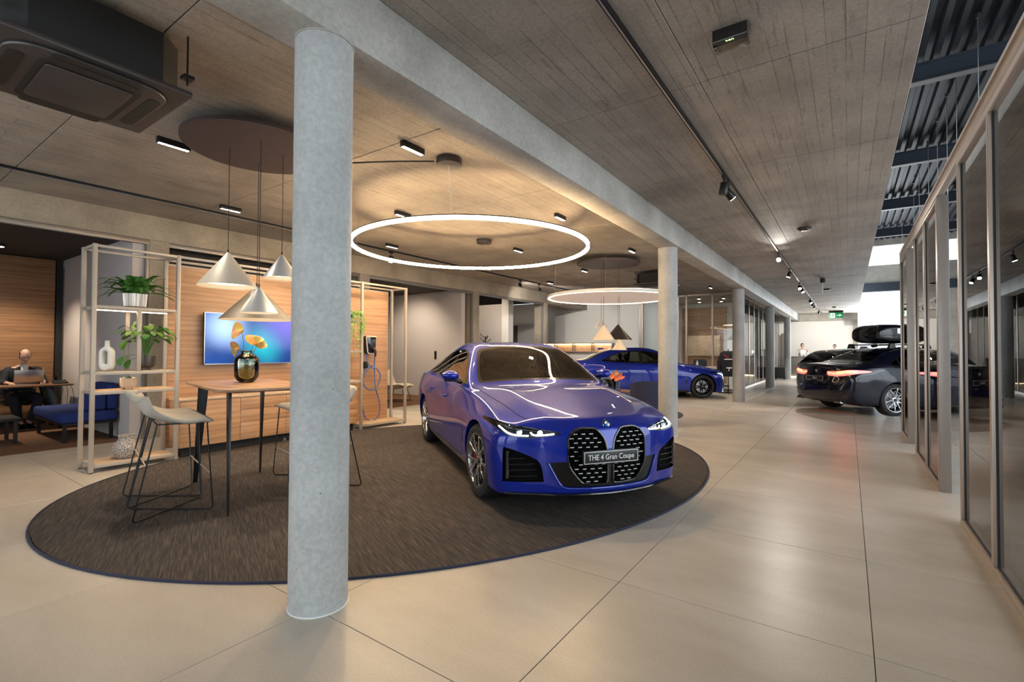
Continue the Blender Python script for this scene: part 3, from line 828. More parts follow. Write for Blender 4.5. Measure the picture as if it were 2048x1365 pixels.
TAIL = [(.30,.895),(.42,.900),(.60,.915),(.74,.935),(.83,.935),(.875,.915),(.87,.885),(.80,.845),(.66,.812),(.50,.802),(.33,.815)]
def make_car(car, ST, capf, capr, level, pnt, style='silver', R=.335, glassm='car_glass', dlo=DLO, rearwin=None, lamps=True, kid=KID,
             front_text=None, rear_text=None, tail=TAIL, tail_on=True, tail_mat='tail_lens', tail_r=1.0, red=False, rear_detail=False, badge=None, fine=True, steer=0):
    xr = -2.856
    V, Fc, ring, caps = cage(ST, capf, capr)
    cr = {}
    def line(j, i0, i1, w_):
        for i in range(i0, i1):
            for k in (j, 18-j): cr[tuple(sorted((ring[i][k],ring[i+1][k])))] = w_
    n = len(ST)
    line(1,0,n-1,.9); line(4,1,n-3,.6); line(5,7,n-1,.3); line(7,n-5,n-1,.85); line(6,3,n-4,.5)
    def capline(rows, r0, c0, r1, c1, w_):
        cr[tuple(sorted((rows[r0][c0],rows[r1][c1])))] = w_
    for c in range(0,8): capline(caps[0],5,c,5,c+1,.45); capline(caps[0],4,c,4,c+1,.35); capline(caps[0],1,c,1,c+1,.9); capline(caps[1],5,c,5,c+1,.7); capline(caps[1],4,c,4,c+1,.4); capline(caps[1],1,c,1,c+1,.8)
    for r in range(1,4):
        for c in (1,7): capline(caps[0],r,c,r+1,c,.45)
    me = subdivide(V, Fc, cr, level)
    sh = Shell(me); bpy.data.meshes.remove(me)
    big = lambda c: c.y > .55
    fr = lambda c: c.x > .25
    rf = 1 if fine else 0
    sh.cut(circ(0,R,R+.036,40), 'side', lambda c: c.y > .55 and c.z < .8, 'archf')
    sh.cut(circ(xr,R,R+.036,40), 'side', lambda c: c.y > .55 and c.z < .8, 'archr')
    d = s2(dlo, 3)
    sh.cut(d, 'side', lambda c: c.y > .5 and c.z > .9, 'dlo')
    g = shrink(d, .016)
    for x0,x1 in ((-1.70,-.5),(-2.62,-1.78),(-3.2,-2.66)):
        pp = clip_x(g, x0, x1)
        if len(pp) > 2: sh.cut(pp, 'side', lambda c: c.y > .5 and c.z > .9, 'sideglass', only=('dlo',))
    ws = [(-.06,1.033),(.30,1.028),(.55,1.012),(.685,.998),(.70,1.02),(.668,1.12),(.626,1.215),(.58,1.30),(.545,1.345),(.50,1.365),(.28,1.393),(-.06,1.402)]
    sh.cut(ws, 'front', lambda c: -1.55 < c.x < -.35 and c.z > .97, 'ws_frit')
    sh.cut([(-.06,1.05),(.30,1.045),(.55,1.030),(.655,1.02),(.664,1.04),(.64,1.12),(.60,1.215),(.555,1.295),(.525,1.328),(.48,1.345),(.28,1.372),(-.06,1.380)], 'front', lambda c: -1.55 < c.x < -.35, 'windshield', only=('ws_frit',))
    rw = rearwin or [(-.06,1.115),(.30,1.108),(.50,1.095),(.545,1.11),(.535,1.20),(.50,1.275),(.45,1.305),(.25,1.335),(-.06,1.345)]
    sh.cut(rw, 'front', lambda c: c.x < -2.62 and c.z > 1.03, 'rearglass')
    K = chaikin(kid, 2)
    sh.cut(K, 'front', fr, 'kidney')
    sh.cut([(-.02,.236),(.37,.240),(.42,.275),(.52,.445),(.34,.458),(-.02,.458)], 'front', fr, 'lowgrille')
    sh.cut(s2(INTAKE,3), 'front', fr, 'intake')
    sh.cut(s2(LAMP,3), 'front', lambda c: c.x > .12 and c.y > .3, 'lamp')
    sh.cut(s2(tail,3), 'front', lambda c: c.x < -3.3, 'tail')
    if rear_detail or True:
        sh.cut([(-.02,.20),(.64,.20),(.68,.30),(.56,.36),(-.02,.36)], 'front', lambda c: c.x < -3.5, 'diffuser')
    gz = lambda c: c.y > .5 and c.z < 1.0
    for q in ([(-.66,.92),(-.64,.75),(-.60,.55),(-.585,.34),(-.62,.255)], [(-1.735,.935),(-1.735,.6),(-1.745,.255)], [(-2.47,.97),(-2.56,.86),(-2.545,.72),(-2.48,.62),(-2.40,.40),(-2.30,.255)], [(-.62,.257),(-1.745,.257),(-2.30,.257)]):
        sh.cut(strip([tuple(p[:2]) for p in spline([(a,b,0) for a,b in q], 4)], .007), 'side', gz, 'gap')
    sh.cut([(-.50,.40),(-.485,.64),(-.465,.64),(-.475,.40)], 'side', gz, 'breather')
    hz = lambda c: c.z > .62 and c.x > -.62
    sh.cut(strip([tuple(p[:2]) for p in spline([(-.60,.772,0),(-.3,.742,0),(0,.715,0),(.32,.678,0),(.50,.642,0),(.565,.60,0)],5)], .007), 'top', hz, 'gap')
    sh.cut([(-2.44,.08),(-.40,.08),(-.40,.232),(-2.44,.232)], 'side', lambda c: c.y > .5, 'sill')
    sh.bm.verts.index_update()
    # ---- extracted parts
    sh.part(None, 'body_shell', pnt, car)
    sh.part('dlo', 'window_trim', 'trim_black', car, 'sides')
    sh.part('sideglass', 'side_window', glassm if glassm == 'car_glass_dark' else 'car_glass', car, 'sides')
    sh.part('ws_frit', 'windshield_border', 'trim_black', car)
    sh.part('windshield', 'windshield', glassm, car)
    sh.part('rearglass', 'rear_window', 'car_glass_dark' if not fine else glassm, car)
    sh.part('gap', 'shut_line', 'black_matte', car, 'sides', -.004)
    sh.part('breather', 'fender_vent', 'trim_black', car, 'sides', -.004)
    sh.part('sill', 'side_skirt', 'trim_black', car, 'sides')
    sh.part('diffuser', 'rear_diffuser', 'trim_black', car)
    sh.part('lowgrille', 'lower_grille_panel', 'recess_gloss', car, 'both', -.006)
    walls(sh, 'archf', 'wheel_arch_lip', pnt, car, .05, (0,-1,0)); walls(sh, 'archr', 'wheel_arch_lip', pnt, car, .05, (0,-1,0))
    walls(sh, 'kidney', 'grille_surround', 'black_gloss', car, .045, (-1,0,0), 'recess_black', 'grille_back')
    walls(sh, 'intake', 'intake_surround', 'black_gloss', car, .05, (-1,0,0), 'recess_black', 'intake_back')
    walls(sh, 'lamp', 'headlamp_bowl', 'lamp_housing', car, .045, None, 'lamp_housing', 'headlamp_back')
    sh.part('lamp', 'headlamp_lens', 'lens_glass', car, 'sides')
    sh.part('tail', 'tail_lamp', tail_mat, car, 'sides', .001)
    # liner inside the cabin
    t0 = [f for f in sh.bm.faces if f[sh.lay] in (0, sh.tags.get('dlo'), sh.tags.get('ws_frit')) and f.calc_center_median().z > .45 and -3.6 < f.calc_center_median().x < -.45]
    m = MB(); ix = {}
    for f in t0:
        q = []
        for v in f.verts:
            if v not in ix: ix[v] = len(m.v); m.v.append(tuple(v.co-sh.normal(v.co)*.018))
            q.append(ix[v])
        m.f.append(tuple(q))
    k = len(m.v); m.v += [(a,-b,c) for a,b,c in m.v]; m.f += [tuple(i+k for i in q)[::-1] for q in m.f]
    m.build('cabin_liner', MT['interior_dark'], car)
    MB().box(-3.45,-.72,.19,.60,.72,.26).box(-3.2,-.70,.26,-2.35,.70,.50).build('underbody', MT['black_matte'], car)
    # dashboard, seats, steering wheel
    MB().prism([(-.45,.55),(-.50,.93),(-.62,1.0),(-.95,.96),(-1.08,.86),(-1.05,.55)], -.74, .74, 'y').build('dashboard', MT['interior_dark'], car, .02)
    for y in (-.36,.36): seat(car,-1.45,y)
    MB().prism([(-2.05,.30),(-2.05,.50),(-2.50,.48),(-2.72,1.0),(-2.85,1.0),(-2.75,.30)], -.68, .68, 'y').build('rear_bench', MT['interior_seat'], car, .03)
    for y in (-.36,.36): MB().ball((-2.72,y,1.06),(.05,.12,.07)).build('headrest', MT['interior_seat'], car)
    MB().tube([(-1.14-.07*math.sin(a), .36+.18*math.cos(a), .92+.165*math.sin(a)) for a in [2*PI*i/24 for i in range(24)]], .014, 8, True).cyl((-1.12,.36,.92),(-1.0,.36,.88),.04).build('steering_wheel', MT['black_matte'], car)
    MB().box(-1.02,-.10,1.00,-1.0,.22,1.08).build('display', MT['black_gloss'], car, .004)
    MB().ball((-1.16,0,1.31),(.03,.11,.032)).build('rear_view_mirror', MT['black_gloss'], car)
    # kidney grille
    for sd in (1,-1):
        pts = [(sh.front_x(y,z)-.002, sd*y, z) for y,z in K]
        fr_ = MB().tube(pts, .0095, 8, True).build('grille_frame', MT['black_gloss'], car)
        ys = [p[0] for p in K]; zs = [p[1] for p in K]
        bars = MB(); dash = MB(); row = 0; z = min(zs)+.022
        Ks = shrink(K, .014)
        while z < max(zs)-.01:
            y = .04+(.033 if row%2 else 0)
            while y < max(ys):
                if inside((y,z),Ks) and inside((y+.034,z),Ks):
                    x = sh.front_x(y+.013,z)-.012
                    dash.box(x-.004,sd*(y),z-.0028,x+.002,sd*(y+.034),z+.0028)
                    bars.bar((x-.012,sd*(y+.017),z),(x-.012,sd*(y+.050),z+.034),.006,.010)
                    bars.bar((x-.012,sd*(y+.017),z),(x-.012,sd*(y-.016),z+.034),.006,.010)
                y += .066
            row += 1; z += .0345
        tag(bars.build('grille_mesh', MT['recess_black'], fr_), kind='stuff'); tag(dash.build('grille_dashes', MT['silver'], fr_), kind='stuff')
    # painted edge around the lower grille, splitter lip
    e_ = [(.505,.442),(.46,.35),(.415,.275),(.36,.243),(.18,.237),(0,.236)]
    pth = [(sh.front_x(y,z)+.001,y,z) for y,z in e_]+[(sh.front_x(y,z)+.001,-y,z) for y,z in e_[-2::-1]]
    MB().tube(spline(pth,4), .010, 8).build('bumper_edge', MT[pnt], car)
    lipp = [(sh.front_x(y,.215)+.012*(1-(y/.8)**2),y,.190) for y in [.82-.082*k for k in range(21)]]
    MB().tube(lipp, .012, 8).build('splitter_lip', MT['trim_black'], car)
    # intake bars
    for sd in (1,-1):
        for kk,z in enumerate((.335,.385,.43,.478)):
            ya, yb = .575+.01*kk, .79
            pts = [(sh.front_x(y,z)-.012, sd*y, z-.012*(y-ya)/(yb-ya)) for y in (ya,(2*ya+yb)/3,(ya+2*yb)/3,yb) if y > .56+max(0,z-.42)*1.6]
            if len(pts) > 1: MB().tube(pts, .0065, 6).build('intake_bar', MT['trim_black'], car)
        MB().tube([(sh.front_x(.80,z)-.008, sd*.80, z) for z in (.31,.38,.46,.53)], .014, 8).build('air_curtain_strip', MT['black_gloss'], car)
    # headlamp internals
    for sd in (1,-1):
        def hp(y, z, dep=.020):
            x = sh.front_x(y,z); nn = sh.normal(Vector((x,y,z))); p = Vector((x,y,z))-nn*dep
            return (p.x, sd*p.y, p.z)
        drl = MB()
        for L in ([(.835,.722),(.80,.682),(.74,.662),(.645,.656)], [(.625,.684),(.60,.662),(.53,.664),(.455,.676)]):
            pts = [tuple(p) for p in spline([(a,b,0) for a,b in L],4)]
            drl.tube([hp(a,b,.012) for a,b,_ in pts], .0058, 8)
        drl.build('daytime_light', MT['drl_white'], car)
        for y,z in ((.71,.695),(.56,.688)):
            p = hp(y,z,.03); MB().cyl((p[0]-.03,p[1],p[2]),(p[0]+.012,p[1],p[2]),.020,.024,16).build('projector', MT['lamp_chrome'], car)
            MB().ball((p[0]+.008,p[1],p[2]),(.012,.020,.020),10,6).build('projector_lens', MT['lens_glass'], car)
        MB().tube([hp(a,b,.03) for a,b in ((.84,.742),(.74,.722),(.60,.704),(.48,.69))], .006, 6).build('lamp_brow', MT['lamp_chrome'], car)
    # bonnet roundel, plates
    x = sh.front_x(0,.742); nn = sh.normal(Vector((x,0,.742)))
    roundel(car, (x+nn.x*.003,0,.742), (0, math.radians(62), 0))
    if front_text: plate(car, sh.front_x(0,.488)+.016, .488, front_text, 1)
    if rear_text:
        plate(car, sh.rear_x(0,.74)-.012, .74, rear_text, -1)
        x = sh.rear_x(0,.90); roundel(car, (x-.004,0,.90), (0,-PI/2+.15,0), .038)
        if badge:
            t = link('model_badge', text_mesh('model_badge', badge, .05, 'chrome'), car)
            x = sh.rear_x(-.45,.905); t.rotation_euler = (PI/2,0,-PI/2+.22); t.location = (x-.006,-.45,.905)
    if tail_on:
        for sd in (1,-1):
            for L,r in (([(.34,.865),(.50,.856),(.62,.864),(.74,.888)],.013), ([(.52,.888),(.62,.898),(.72,.914),(.82,.915)],.013), ([(.74,.888),(.80,.895),(.82,.915)],.011)):
                pts = []
                for a,b,_ in spline([(a,b,0) for a,b in L],4):
                    xx = sh.rear_x(a,b); nn = sh.normal(Vector((xx,a,b))); p = Vector((xx,a,b))+nn*.002; pts.append((p.x,sd*p.y,p.z))
                MB().tube(pts, r*tail_r, 8).build('light_bar', MT['tail_red'], car)
    for sd in (1,-1):
        xx = sh.rear_x(.66,.40); MB().bar((xx-.004,sd*.58,.40),(xx-.0+.02,sd*.72,.40),.02,.014).build('rear_reflector', MT['tail_lens'], car)
        xx = sh.rear_x(.55,.27)
        MB().prism([(sd*.46,.245),(sd*.66,.245),(sd*.63,.305),(sd*.49,.305)], xx-.03, xx+.10, 'x').build('exhaust_tip', MT['exhaust'], car, .01)
        # mirrors and handles
        mm = MB().grid(lambda u,v: ((-.885+(.085 if math.cos(2*PI*u) > 0 else .055)*math.cos(2*PI*u)*math.sin(PI*(.06+.88*v))**.5), sd*(.865+.175*v), 1.062+.060*math.sin(2*PI*u)*math.sin(PI*(.06+.88*v))**.5*(1-.15*v)+.006*v), 20, 10, True)
        mo = mm.build('door_mirror', MT[pnt], car)
        MB().prism([(sd*.88,1.02),(sd*1.02,1.028),(sd*1.02,1.10),(sd*.88,1.105)], -.938, -.942, 'x').build('mirror_glass', MT['chrome'], mo)
        MB().bar((-.87,sd*.87,1.010),(-.89,sd*1.02,1.013),.09,.022).bar((-.90,sd*.825,.98),(-.885,sd*.92,1.012),.07,.03).build('mirror_foot', MT['trim_black'], mo)
        for hx,hz_ in ((-1.49,.80),(-2.33,.825)):
            yy = sh.side_y(hx,hz_)
            MB().tube([(hx+.11,sd*(yy-.004),hz_),(hx+.08,sd*(yy+.018),hz_+.002),(hx-.08,sd*(yy+.018),hz_+.004),(hx-.11,sd*(yy-.004),hz_+.004)], [.010,.014,.014,.010], 8).build('door_handle', MT[pnt], car)
        for xx in (0,xr):
            R2 = R+.035
            MB().grid(lambda u,v: (xx+R2*math.cos(math.radians(-25+230*u)), sd*(.52+.36*v), R+R2*math.sin(math.radians(-25+230*u))), 24, 2).box(xx-.30,sd*.50,.16,xx+.30,sd*.52,.72).build('wheel_well', MT['recess_black'], car)
            put_wheel(car, xx, sd*.785, R, style, R, steer if xx == 0 else 0, red and xx == 0, xx == 0)
    MB().prism([(-2.62,1.40),(-2.70,1.432),(-2.82,1.435),(-2.86,1.37)], -.012, .012, 'y').build('roof_antenna', MT[pnt], car, .004)
    sh.bm.free()
    return sh
def car_root(name, label, loc, ang, group=None, sc=(1,1,1)):
    o = thing(name, label, 'car', loc, ang, group); o.scale = sc; return o
lo, capf, capr = base_car()
c1 = car_root('coupe_car', 'glossy blue four-door coupe parked on the big round rug, headlights on', (-2.292,4.2004,.012), math.radians(-35.675))
make_car(c1, lo, capf, capr, 3, 'paint_blue', 'silver', front_text='THE 4 Gran Coupe', red=True, steer=math.radians(4), tail_on=False)
def variant(kind):
    lo, cf, cr_ = base_car(); lo = [[x,list(a),list(b)] for x,a,b in lo]
    if kind == 'sedan':
        lo[4][2] = [(0,.828,.99),(0,.575,1.345),(0,.33,1.395),(0,0,1.408)]
        lo[3][2] = [(0,.82,1.01),(0,.575,1.225),(0,.33,1.275),(0,0,1.288)]
        lo[2][2] = [(0,.80,1.02),(0,.63,1.085),(0,.34,1.11),(0,0,1.118)]
        lo[1][2] = [(0,.76,1.01),(0,.60,1.055),(0,.33,1.075),(0,0,1.08)]
    if kind == 'wagon':
        lo[4][2] = [(0,.828,.99),(0,.585,1.375),(0,.33,1.435),(0,0,1.45)]
        lo[3][2] = [(0,.82,1.01),(0,.585,1.365),(0,.33,1.425),(0,0,1.44)]
        lo[2][2] = [(0,.80,1.02),(0,.585,1.335),(0,.33,1.395),(0,0,1.41)]
        lo[1][2] = [(0,.77,1.02),(0,.60,1.26),(0,.34,1.32),(0,0,1.335)]
        lo[0][2] = [(-.03,.70,.985),(-.05,.55,1.05),(-.07,.28,1.07),(-.08,0,1.08)]
    return [tuple(q) for q in lo], cf, cr_
DLO_S = [(-.735,.985),(-.90,1.09),(-1.10,1.205),(-1.30,1.297),(-1.55,1.345),(-1.90,1.352),(-2.25,1.315),(-2.50,1.245),(-2.70,1.155),(-2.84,1.085),(-2.85,1.055),(-2.80,1.036),(-2.4,1.016),(-2.0,.998),(-1.4,.985),(-1.0,.978)]
DLO_W = DLO_S[:5]+[(-1.90,1.358),(-2.4,1.345),(-2.9,1.325),(-3.2,1.27),(-3.32,1.17),(-3.30,1.06),(-2.8,1.025),(-2.4,1.012),(-2.0,.998),(-1.4,.985),(-1.0,.978)]
RW_S = [(-.06,1.135),(.30,1.128),(.54,1.11),(.57,1.13),(.545,1.20),(.51,1.255),(.46,1.28),(.25,1.31),(-.06,1.32)]
RW_W = [(-.06,1.10),(.30,1.095),(.55,1.085),(.585,1.12),(.575,1.21),(.55,1.26),(.30,1.31),(-.06,1.32)]
KID_S = [(.05,.585),(.075,.635),(.12,.652),(.24,.655),(.30,.64),(.32,.60),(.305,.54),(.27,.49),(.21,.475),(.12,.472),(.065,.485),(.05,.52)]
a_, b_, c_ = variant('sedan')
c2 = car_root('sedan_car', 'bright blue sedan with black wheels parked behind the middle columns', (-3.91,15.13,.004), math.radians(34.9))
make_car(c2, a_, b_, c_, 2, 'paint_blue', 'black', dlo=DLO_S, rearwin=RW_S, kid=KID_S, fine=False)
c3 = car_root('sedan_car', 'dark navy sedan seen from the rear, red tail lamps lit, beside glass partition', (2.44,15.48,.004), math.radians(40.6), None, (1.03,1.03,1.03))
make_car(c3, a_, b_, c_, 2, 'paint_navy', 'multi', dlo=DLO_S, rearwin=RW_S, kid=KID_S, fine=False, rear_text='THE 5', badge='520d', tail_mat='tail_lens_lit', tail_r=1.25, glassm='car_glass_dark')
a_, b_, c_ = variant('wagon')
c4 = car_root('estate_car', 'black estate car half hidden behind the navy sedan', (2.05,19.0,.004), math.radians(40.6))
make_car(c4, a_, b_, c_, 2, 'paint_grey', 'multi', dlo=DLO_W, rearwin=RW_W, kid=KID_S, fine=False, glassm='car_glass_dark', tail_on=False)
# roof box on the navy sedan
ca, sa = math.cos(math.radians(40.6)), math.sin(math.radians(40.6))
bx_, by_ = 2.44-2.30*1.03*ca, 15.48-2.30*1.03*sa
rb = thing('roof_box', 'glossy black roof box mounted above the navy sedan roof', 'roof box', (bx_,by_,1.50), math.radians(40.6))
def rbx(u, v):
    x = -.50+1.02*v; e = max(0,1-abs((2*v-1))**3.2)**.42
    a = 2*PI*u; cs, sn = math.cos(a), math.sin(a)
    sg = lambda q: (1 if q >= 0 else -1)*abs(q)**.55
    return (x, .43*sg(cs)*(.55+.45*e)*(e if v in (0,1) else 1), .235+(.25*sg(sn) if sn > 0 else .20*sg(sn))*(.25+.75*e)*(e if v in (0,1) else 1))
MB().grid(rbx, 40, 26, True).build('shell', MT['paint_black'], rb)
MB().grid(lambda u,v: tuple(Vector(rbx(u,v))*1.0+Vector((0,0,0))) if False else (rbx(u,v)[0]*1.004, rbx(u,v)[1]*1.006, .225+.006*(1 if u < .5 else -1)), 40, 26, True).build('seam', MT['black_matte'], rb)
for x in (-.30,.30):
    MB().bar((x,-.56,.015),(x,.56,.015),.06,.03).build('crossbar', MT['black_metal'], rb, .005)
    for y in (-.55,.55): MB().prism([(x-.09,-.07),(x+.09,-.07),(x+.05,.04),(x-.05,.04)], y-.03, y+.03, 'y').build('foot', MT['black_metal'], rb, .006)
MB().prism(rrect(-.05,.26,.28,.38,.03), -.436, -.425, 'y').build('side_badge', MT['silver'], rb)
# ================================================================== ceiling fixtures and lamps
WARM = (1,.83,.62); NEUT = (1,.93,.84)
def spot(parent, loc, target, power, size=70, blend=.6, col=WARM, rad=.03):
    l = bpy.data.lights.new('lamp', 'SPOT'); l.energy = power; l.spot_size = math.radians(size); l.spot_blend = blend; l.color = col; l.shadow_soft_size = rad
    o = bpy.data.objects.new('lamp', l); COL.objects.link(o); o.parent = parent; o.location = loc
    d = Vector(target)-Vector(loc); o.rotation_euler = d.to_track_quat('-Z','Y').to_euler(); return o
def arc(cx, cy, z, r, n=96): return [(cx+r*math.cos(2*PI*k/n), cy+r*math.sin(2*PI*k/n), z) for k in range(n)]
# ring lamp
rc = (-4.40, 5.30)
rl = thing('ring_lamp', 'large glowing ring lamp hanging over the blue coupe', 'ceiling lamp', (*rc,2.8))
MB().lathe([(1.621,-.018),(1.659,-.018),(1.659,.018),(1.621,.018)], n=128, closed=True).build('light_ring', MT['warm_tube'], rl)
MB().lathe([(1.622,.022),(1.658,.022),(1.658,.034),(1.622,.034)], n=128, closed=True).build('top_channel', MT['black_metal'], rl)
for cx,cy in ((-3.44,3.76),(-5.44,6.90)):
    d = Vector((cx-rc[0],cy-rc[1],0)); e = d.normalized()*1.64
    MB().cyl((d.x,d.y,.50),(d.x,d.y,.568),.135,n=36).build('canopy', MT['dark_plastic'], rl, .004)
    MB().cyl((d.x,d.y,.50),(e.x,e.y,.03),.0025,n=6).cyl((d.x*.985,d.y*.985,.27),(d.x*.982,d.y*.982,.23),.006,n=6).build('wire', MT['silver'], rl)
for a in (35,215):
    e = Vector((math.cos(math.radians(a)),math.sin(math.radians(a)),0))*1.64
    MB().cyl((e.x,e.y,.03),(e.x,e.y,.568),.0018,n=6).build('wire', MT['silver'], rl)
MB().tube(spline([(.82,-1.62,.55),(.55,-1.95,.50),(.1,-2.25,.485),(-.35,-2.45,.52),(-.55,-2.6,.565)],6), .008, 6).build('feed_cable', MT['black_matte'], rl)
# flat disc lamp
plain('disc_diffuser', (.62,.54,.52), .8, emit=(1,.78,.66), es=.16)
dl = thing('disc_lamp', 'flat white disc lamp with glowing rim hanging over the lounge', 'ceiling lamp', (-4.3,9.9,2.5))
MB().lathe([(1.35,0),(1.35,.06),(1.33,.065),(0,.065)], n=96, cap=False).build('rim', MT['plaster_white'], dl)
MB().lathe([(1.315,.004),(1.35,0),(1.345,-.004),(1.31,-.002)], n=96, closed=True).build('light_ring', MT['warm_strip'], dl)
MB().lathe([(0,.02),(1.312,.006)], n=96, cap=False).build('diffuser', MT['disc_diffuser'], dl)
for a in (20,110,200,290):
    e = (1.2*math.cos(math.radians(a)),1.2*math.sin(math.radians(a)))
    MB().cyl((*e,.06),(*e,.87),.002,n=6).build('wire', MT['silver'], dl)
# pendant clusters: round canopy with four cone lamps each
plain('cone_beige', (.46,.43,.375), .45, .1); plain('cone_taupe', (.11,.095,.08), .5, .05); plain('cone_silver', (.52,.53,.535), .35, .35); plain('cone_cream', (.75,.62,.46), .5); plain('cone_dark', (.035,.030,.026), .3, .5); plain('cone_inner', (.85,.80,.70), .6)
def cluster(cx, cy, r, lamps, lab, zc=3.25):
    t = thing('pendant_canopy', lab, 'lamp canopy', (cx,cy,zc), 0, 'round pendant canopies')
    MB().lathe([(0,0),(r-.004,0),(r,.004),(r,.03),(r-.004,.034),(0,.034)], n=80).build('plate', MT['canopy_brown'], t)
    MB().cyl((0,0,.034),(0,0,CZ-zc),.12,n=32).build('spacer', MT['black_matte'], t)
    for x,y,za,zr,rr,m,lb,tw in lamps:
        p = thing('cone_pendant', lb, 'pendant lamp', (x,y,zr), 0, 'cone pendant lamps')
        h = za-zr
        MB().lathe([(rr,0),(rr-.003,.0),(.012,h-.02),(.0,h-.022)], n=56, cap=False).build('inner_shade', MT['cone_inner'], p)
        MB().lathe([(rr,0),(.014,h-.004),(.010,h),(.0,h+.001)], n=56, cap=False).build('shade', MT[m], p)
        MB().lathe([(0,.035),(rr*.78,.035),(rr*.78,.045),(0,.045)], n=40).build('diffuser', MT['warm_inner'], p)
        MB().cyl((0,0,h-.01),(0,0,zc-zr),.0035,n=6).build('cable', MT['black_matte'], p)
        MB().cyl((0,0,h-.01),(0,0,h+.03),.007,n=8).build('cable_grip', MT['black_matte'], p)
        spot(p, (0,0,.03), (0,0,-1), 5 if tw else 3, 110, .8, WARM, rr*.5)
cluster(-4.60, 2.36, .63, (
 (-4.75,2.17,2.257,1.94,.25,'cone_beige','beige cone pendant, left of the pair above the bar table',1),
 (-4.88,2.51,1.99,1.65,.336,'cone_taupe','widest taupe cone pendant hanging behind the small silver one',1),
 (-4.34,2.25,1.91,1.68,.163,'cone_silver','small silver cone pendant in front of the wide taupe cone',1),
 (-4.50,2.55,2.27,2.04,.168,'cone_silver','small silver cone pendant beside the nearest concrete column',1)),
 'dark brown round canopy above the bar table')
cluster(-4.32, 9.88, .68, (
 (-4.67,10.3,2.11,1.89,.163,'cone_silver','small white cone pendant, rearmost under the disc lamp',0),
 (-4.30,9.6,1.905,1.585,.235,'cone_cream','cream cone pendant above the far lounge table',0),
 (-4.14,10.0,1.93,1.59,.31,'cone_dark','dark bronze cone pendant above the far lounge',0),
 (-3.90,9.5,1.59,1.37,.155,'cone_cream','smallest cream cone pendant, lowest above the rear blue sedan roof',0)),
 'dark round canopy above the flat disc lamp')
# ceiling cassettes
def cassette(cx, cy, z, lab, rz=0):
    t = thing('air_conditioner', lab, 'air conditioner', (cx,cy,z), rz, 'ceiling air conditioners')
    h = .455
    b = MB().prism([(-.42,-.30),(-.30,-.42),(.30,-.42),(.42,-.30),(.42,.30),(.30,.42),(-.30,.42),(-.42,.30)], .045, CZ-z-.06).build('housing', MT['black_matte'], t)
    MB().prism(rrect(-h,-h,h,h,.012), .012, .045).build('panel', MT['dark_plastic'], t, .006)
    MB().prism(rrect(-.40,-.37,.40,.37,.16,8), -.012, .012).build('bezel', MT['dark_plastic'], t, .012)
    MB().prism(rrect(-.355,-.235,.355,.235,.09,8), -.02, -.012).build('grille_recess', MT['dark_plastic_deep'], t)
    MB().prism(rrect(-.27,-.20,.27,.20,.03,5), -.030, -.02).build('intake_plate', MT['dark_plastic'], t, .004)
    for sx,sy,a in ((0,-.315,0),(0,.315,0),(-.385,0,90),(.385,0,90)):
        f = MB().prism(rrect(-.27,-.035,.27,.035,.03,4) if a == 0 else rrect(-.03,-.20,.03,.20,.03,4), -.016, -.010).build('air_flap', MT['dark_plastic_deep'], t); f.location = (sx,sy,0)
    for sx in (-1,1):
        for sy in (-1,1):
            MB().cyl((sx*.40,sy*.44,.10),(sx*.40,sy*.44,CZ-z),.006,n=6).box(sx*.40-.03,sy*.44-.03,.14,sx*.40+.03,sy*.44+.03,.16).build('hanger_rod', MT['black_metal'], t)
cassette(-3.88, .885, 2.95, 'black ceiling cassette air conditioner at the upper left, hung on rods')
cassette(-4.02, 12.25, 3.02, 'distant black cassette air conditioner behind the second column')
# surface mounted linear downlights
lk = 0
side = {-3.5:'row nearest the beam',-5.35:'middle row',-7.15:'row nearest the offices'}
nth = ['first','second','third','fourth','fifth']
for x,ys in ((-3.5,(3.3,6.26,9.16,12.0,15.8)),(-5.35,(1.93,4.86,7.88,10.81)),(-7.15,(3.29,6.23,9.2,12.21))):
    for k,y in enumerate(ys):
        t = thing('linear_downlight', 'black linear ceiling downlight, %s of the %s'%(nth[k],side[x]), 'downlight', (x,y,CZ), 0, 'linear ceiling downlights')
        MB().box(-.026,-.14,-.058,.026,.14,0).build('housing', MT['black_metal'], t, .002)
        for j in range(10 if y < 8 else 5):
            n_ = 10 if y < 8 else 5; s_ = .26/n_
            MB().box(-.018,-.13+s_*j+.003,-.061,.018,-.13+s_*(j+1)-.003,-.057).build('light_cell', MT['lamp_face_small'], t)
        spot(t, (0,0,-.07), (0,0,-3), 85 if y < 8.5 else 120, 96, .7, WARM, .06)
for k,(x,y) in enumerate(((-5.5,19.0),(-4.6,18.9),(-3.8,19.2),(-4.9,20.2),(-4.1,20.3))):
    t = thing('office_downlight', 'small black downlight inside the glass office, %s from the left'%('first','third','fifth','second','fourth')[k], 'downlight', (x,y,CZ), 0, 'glass office downlights')
    MB().box(-.05,-.09,-.06,.05,.09,0).build('housing', MT['black_metal'], t, .002)
    MB().box(-.04,-.08,-.063,.04,.08,-.059).build('light_cell', MT['lamp_face_small'], t)
    spot(t, (0,0,-.07), (0,0,-3), 60, 110, .7, NEUT, .06)
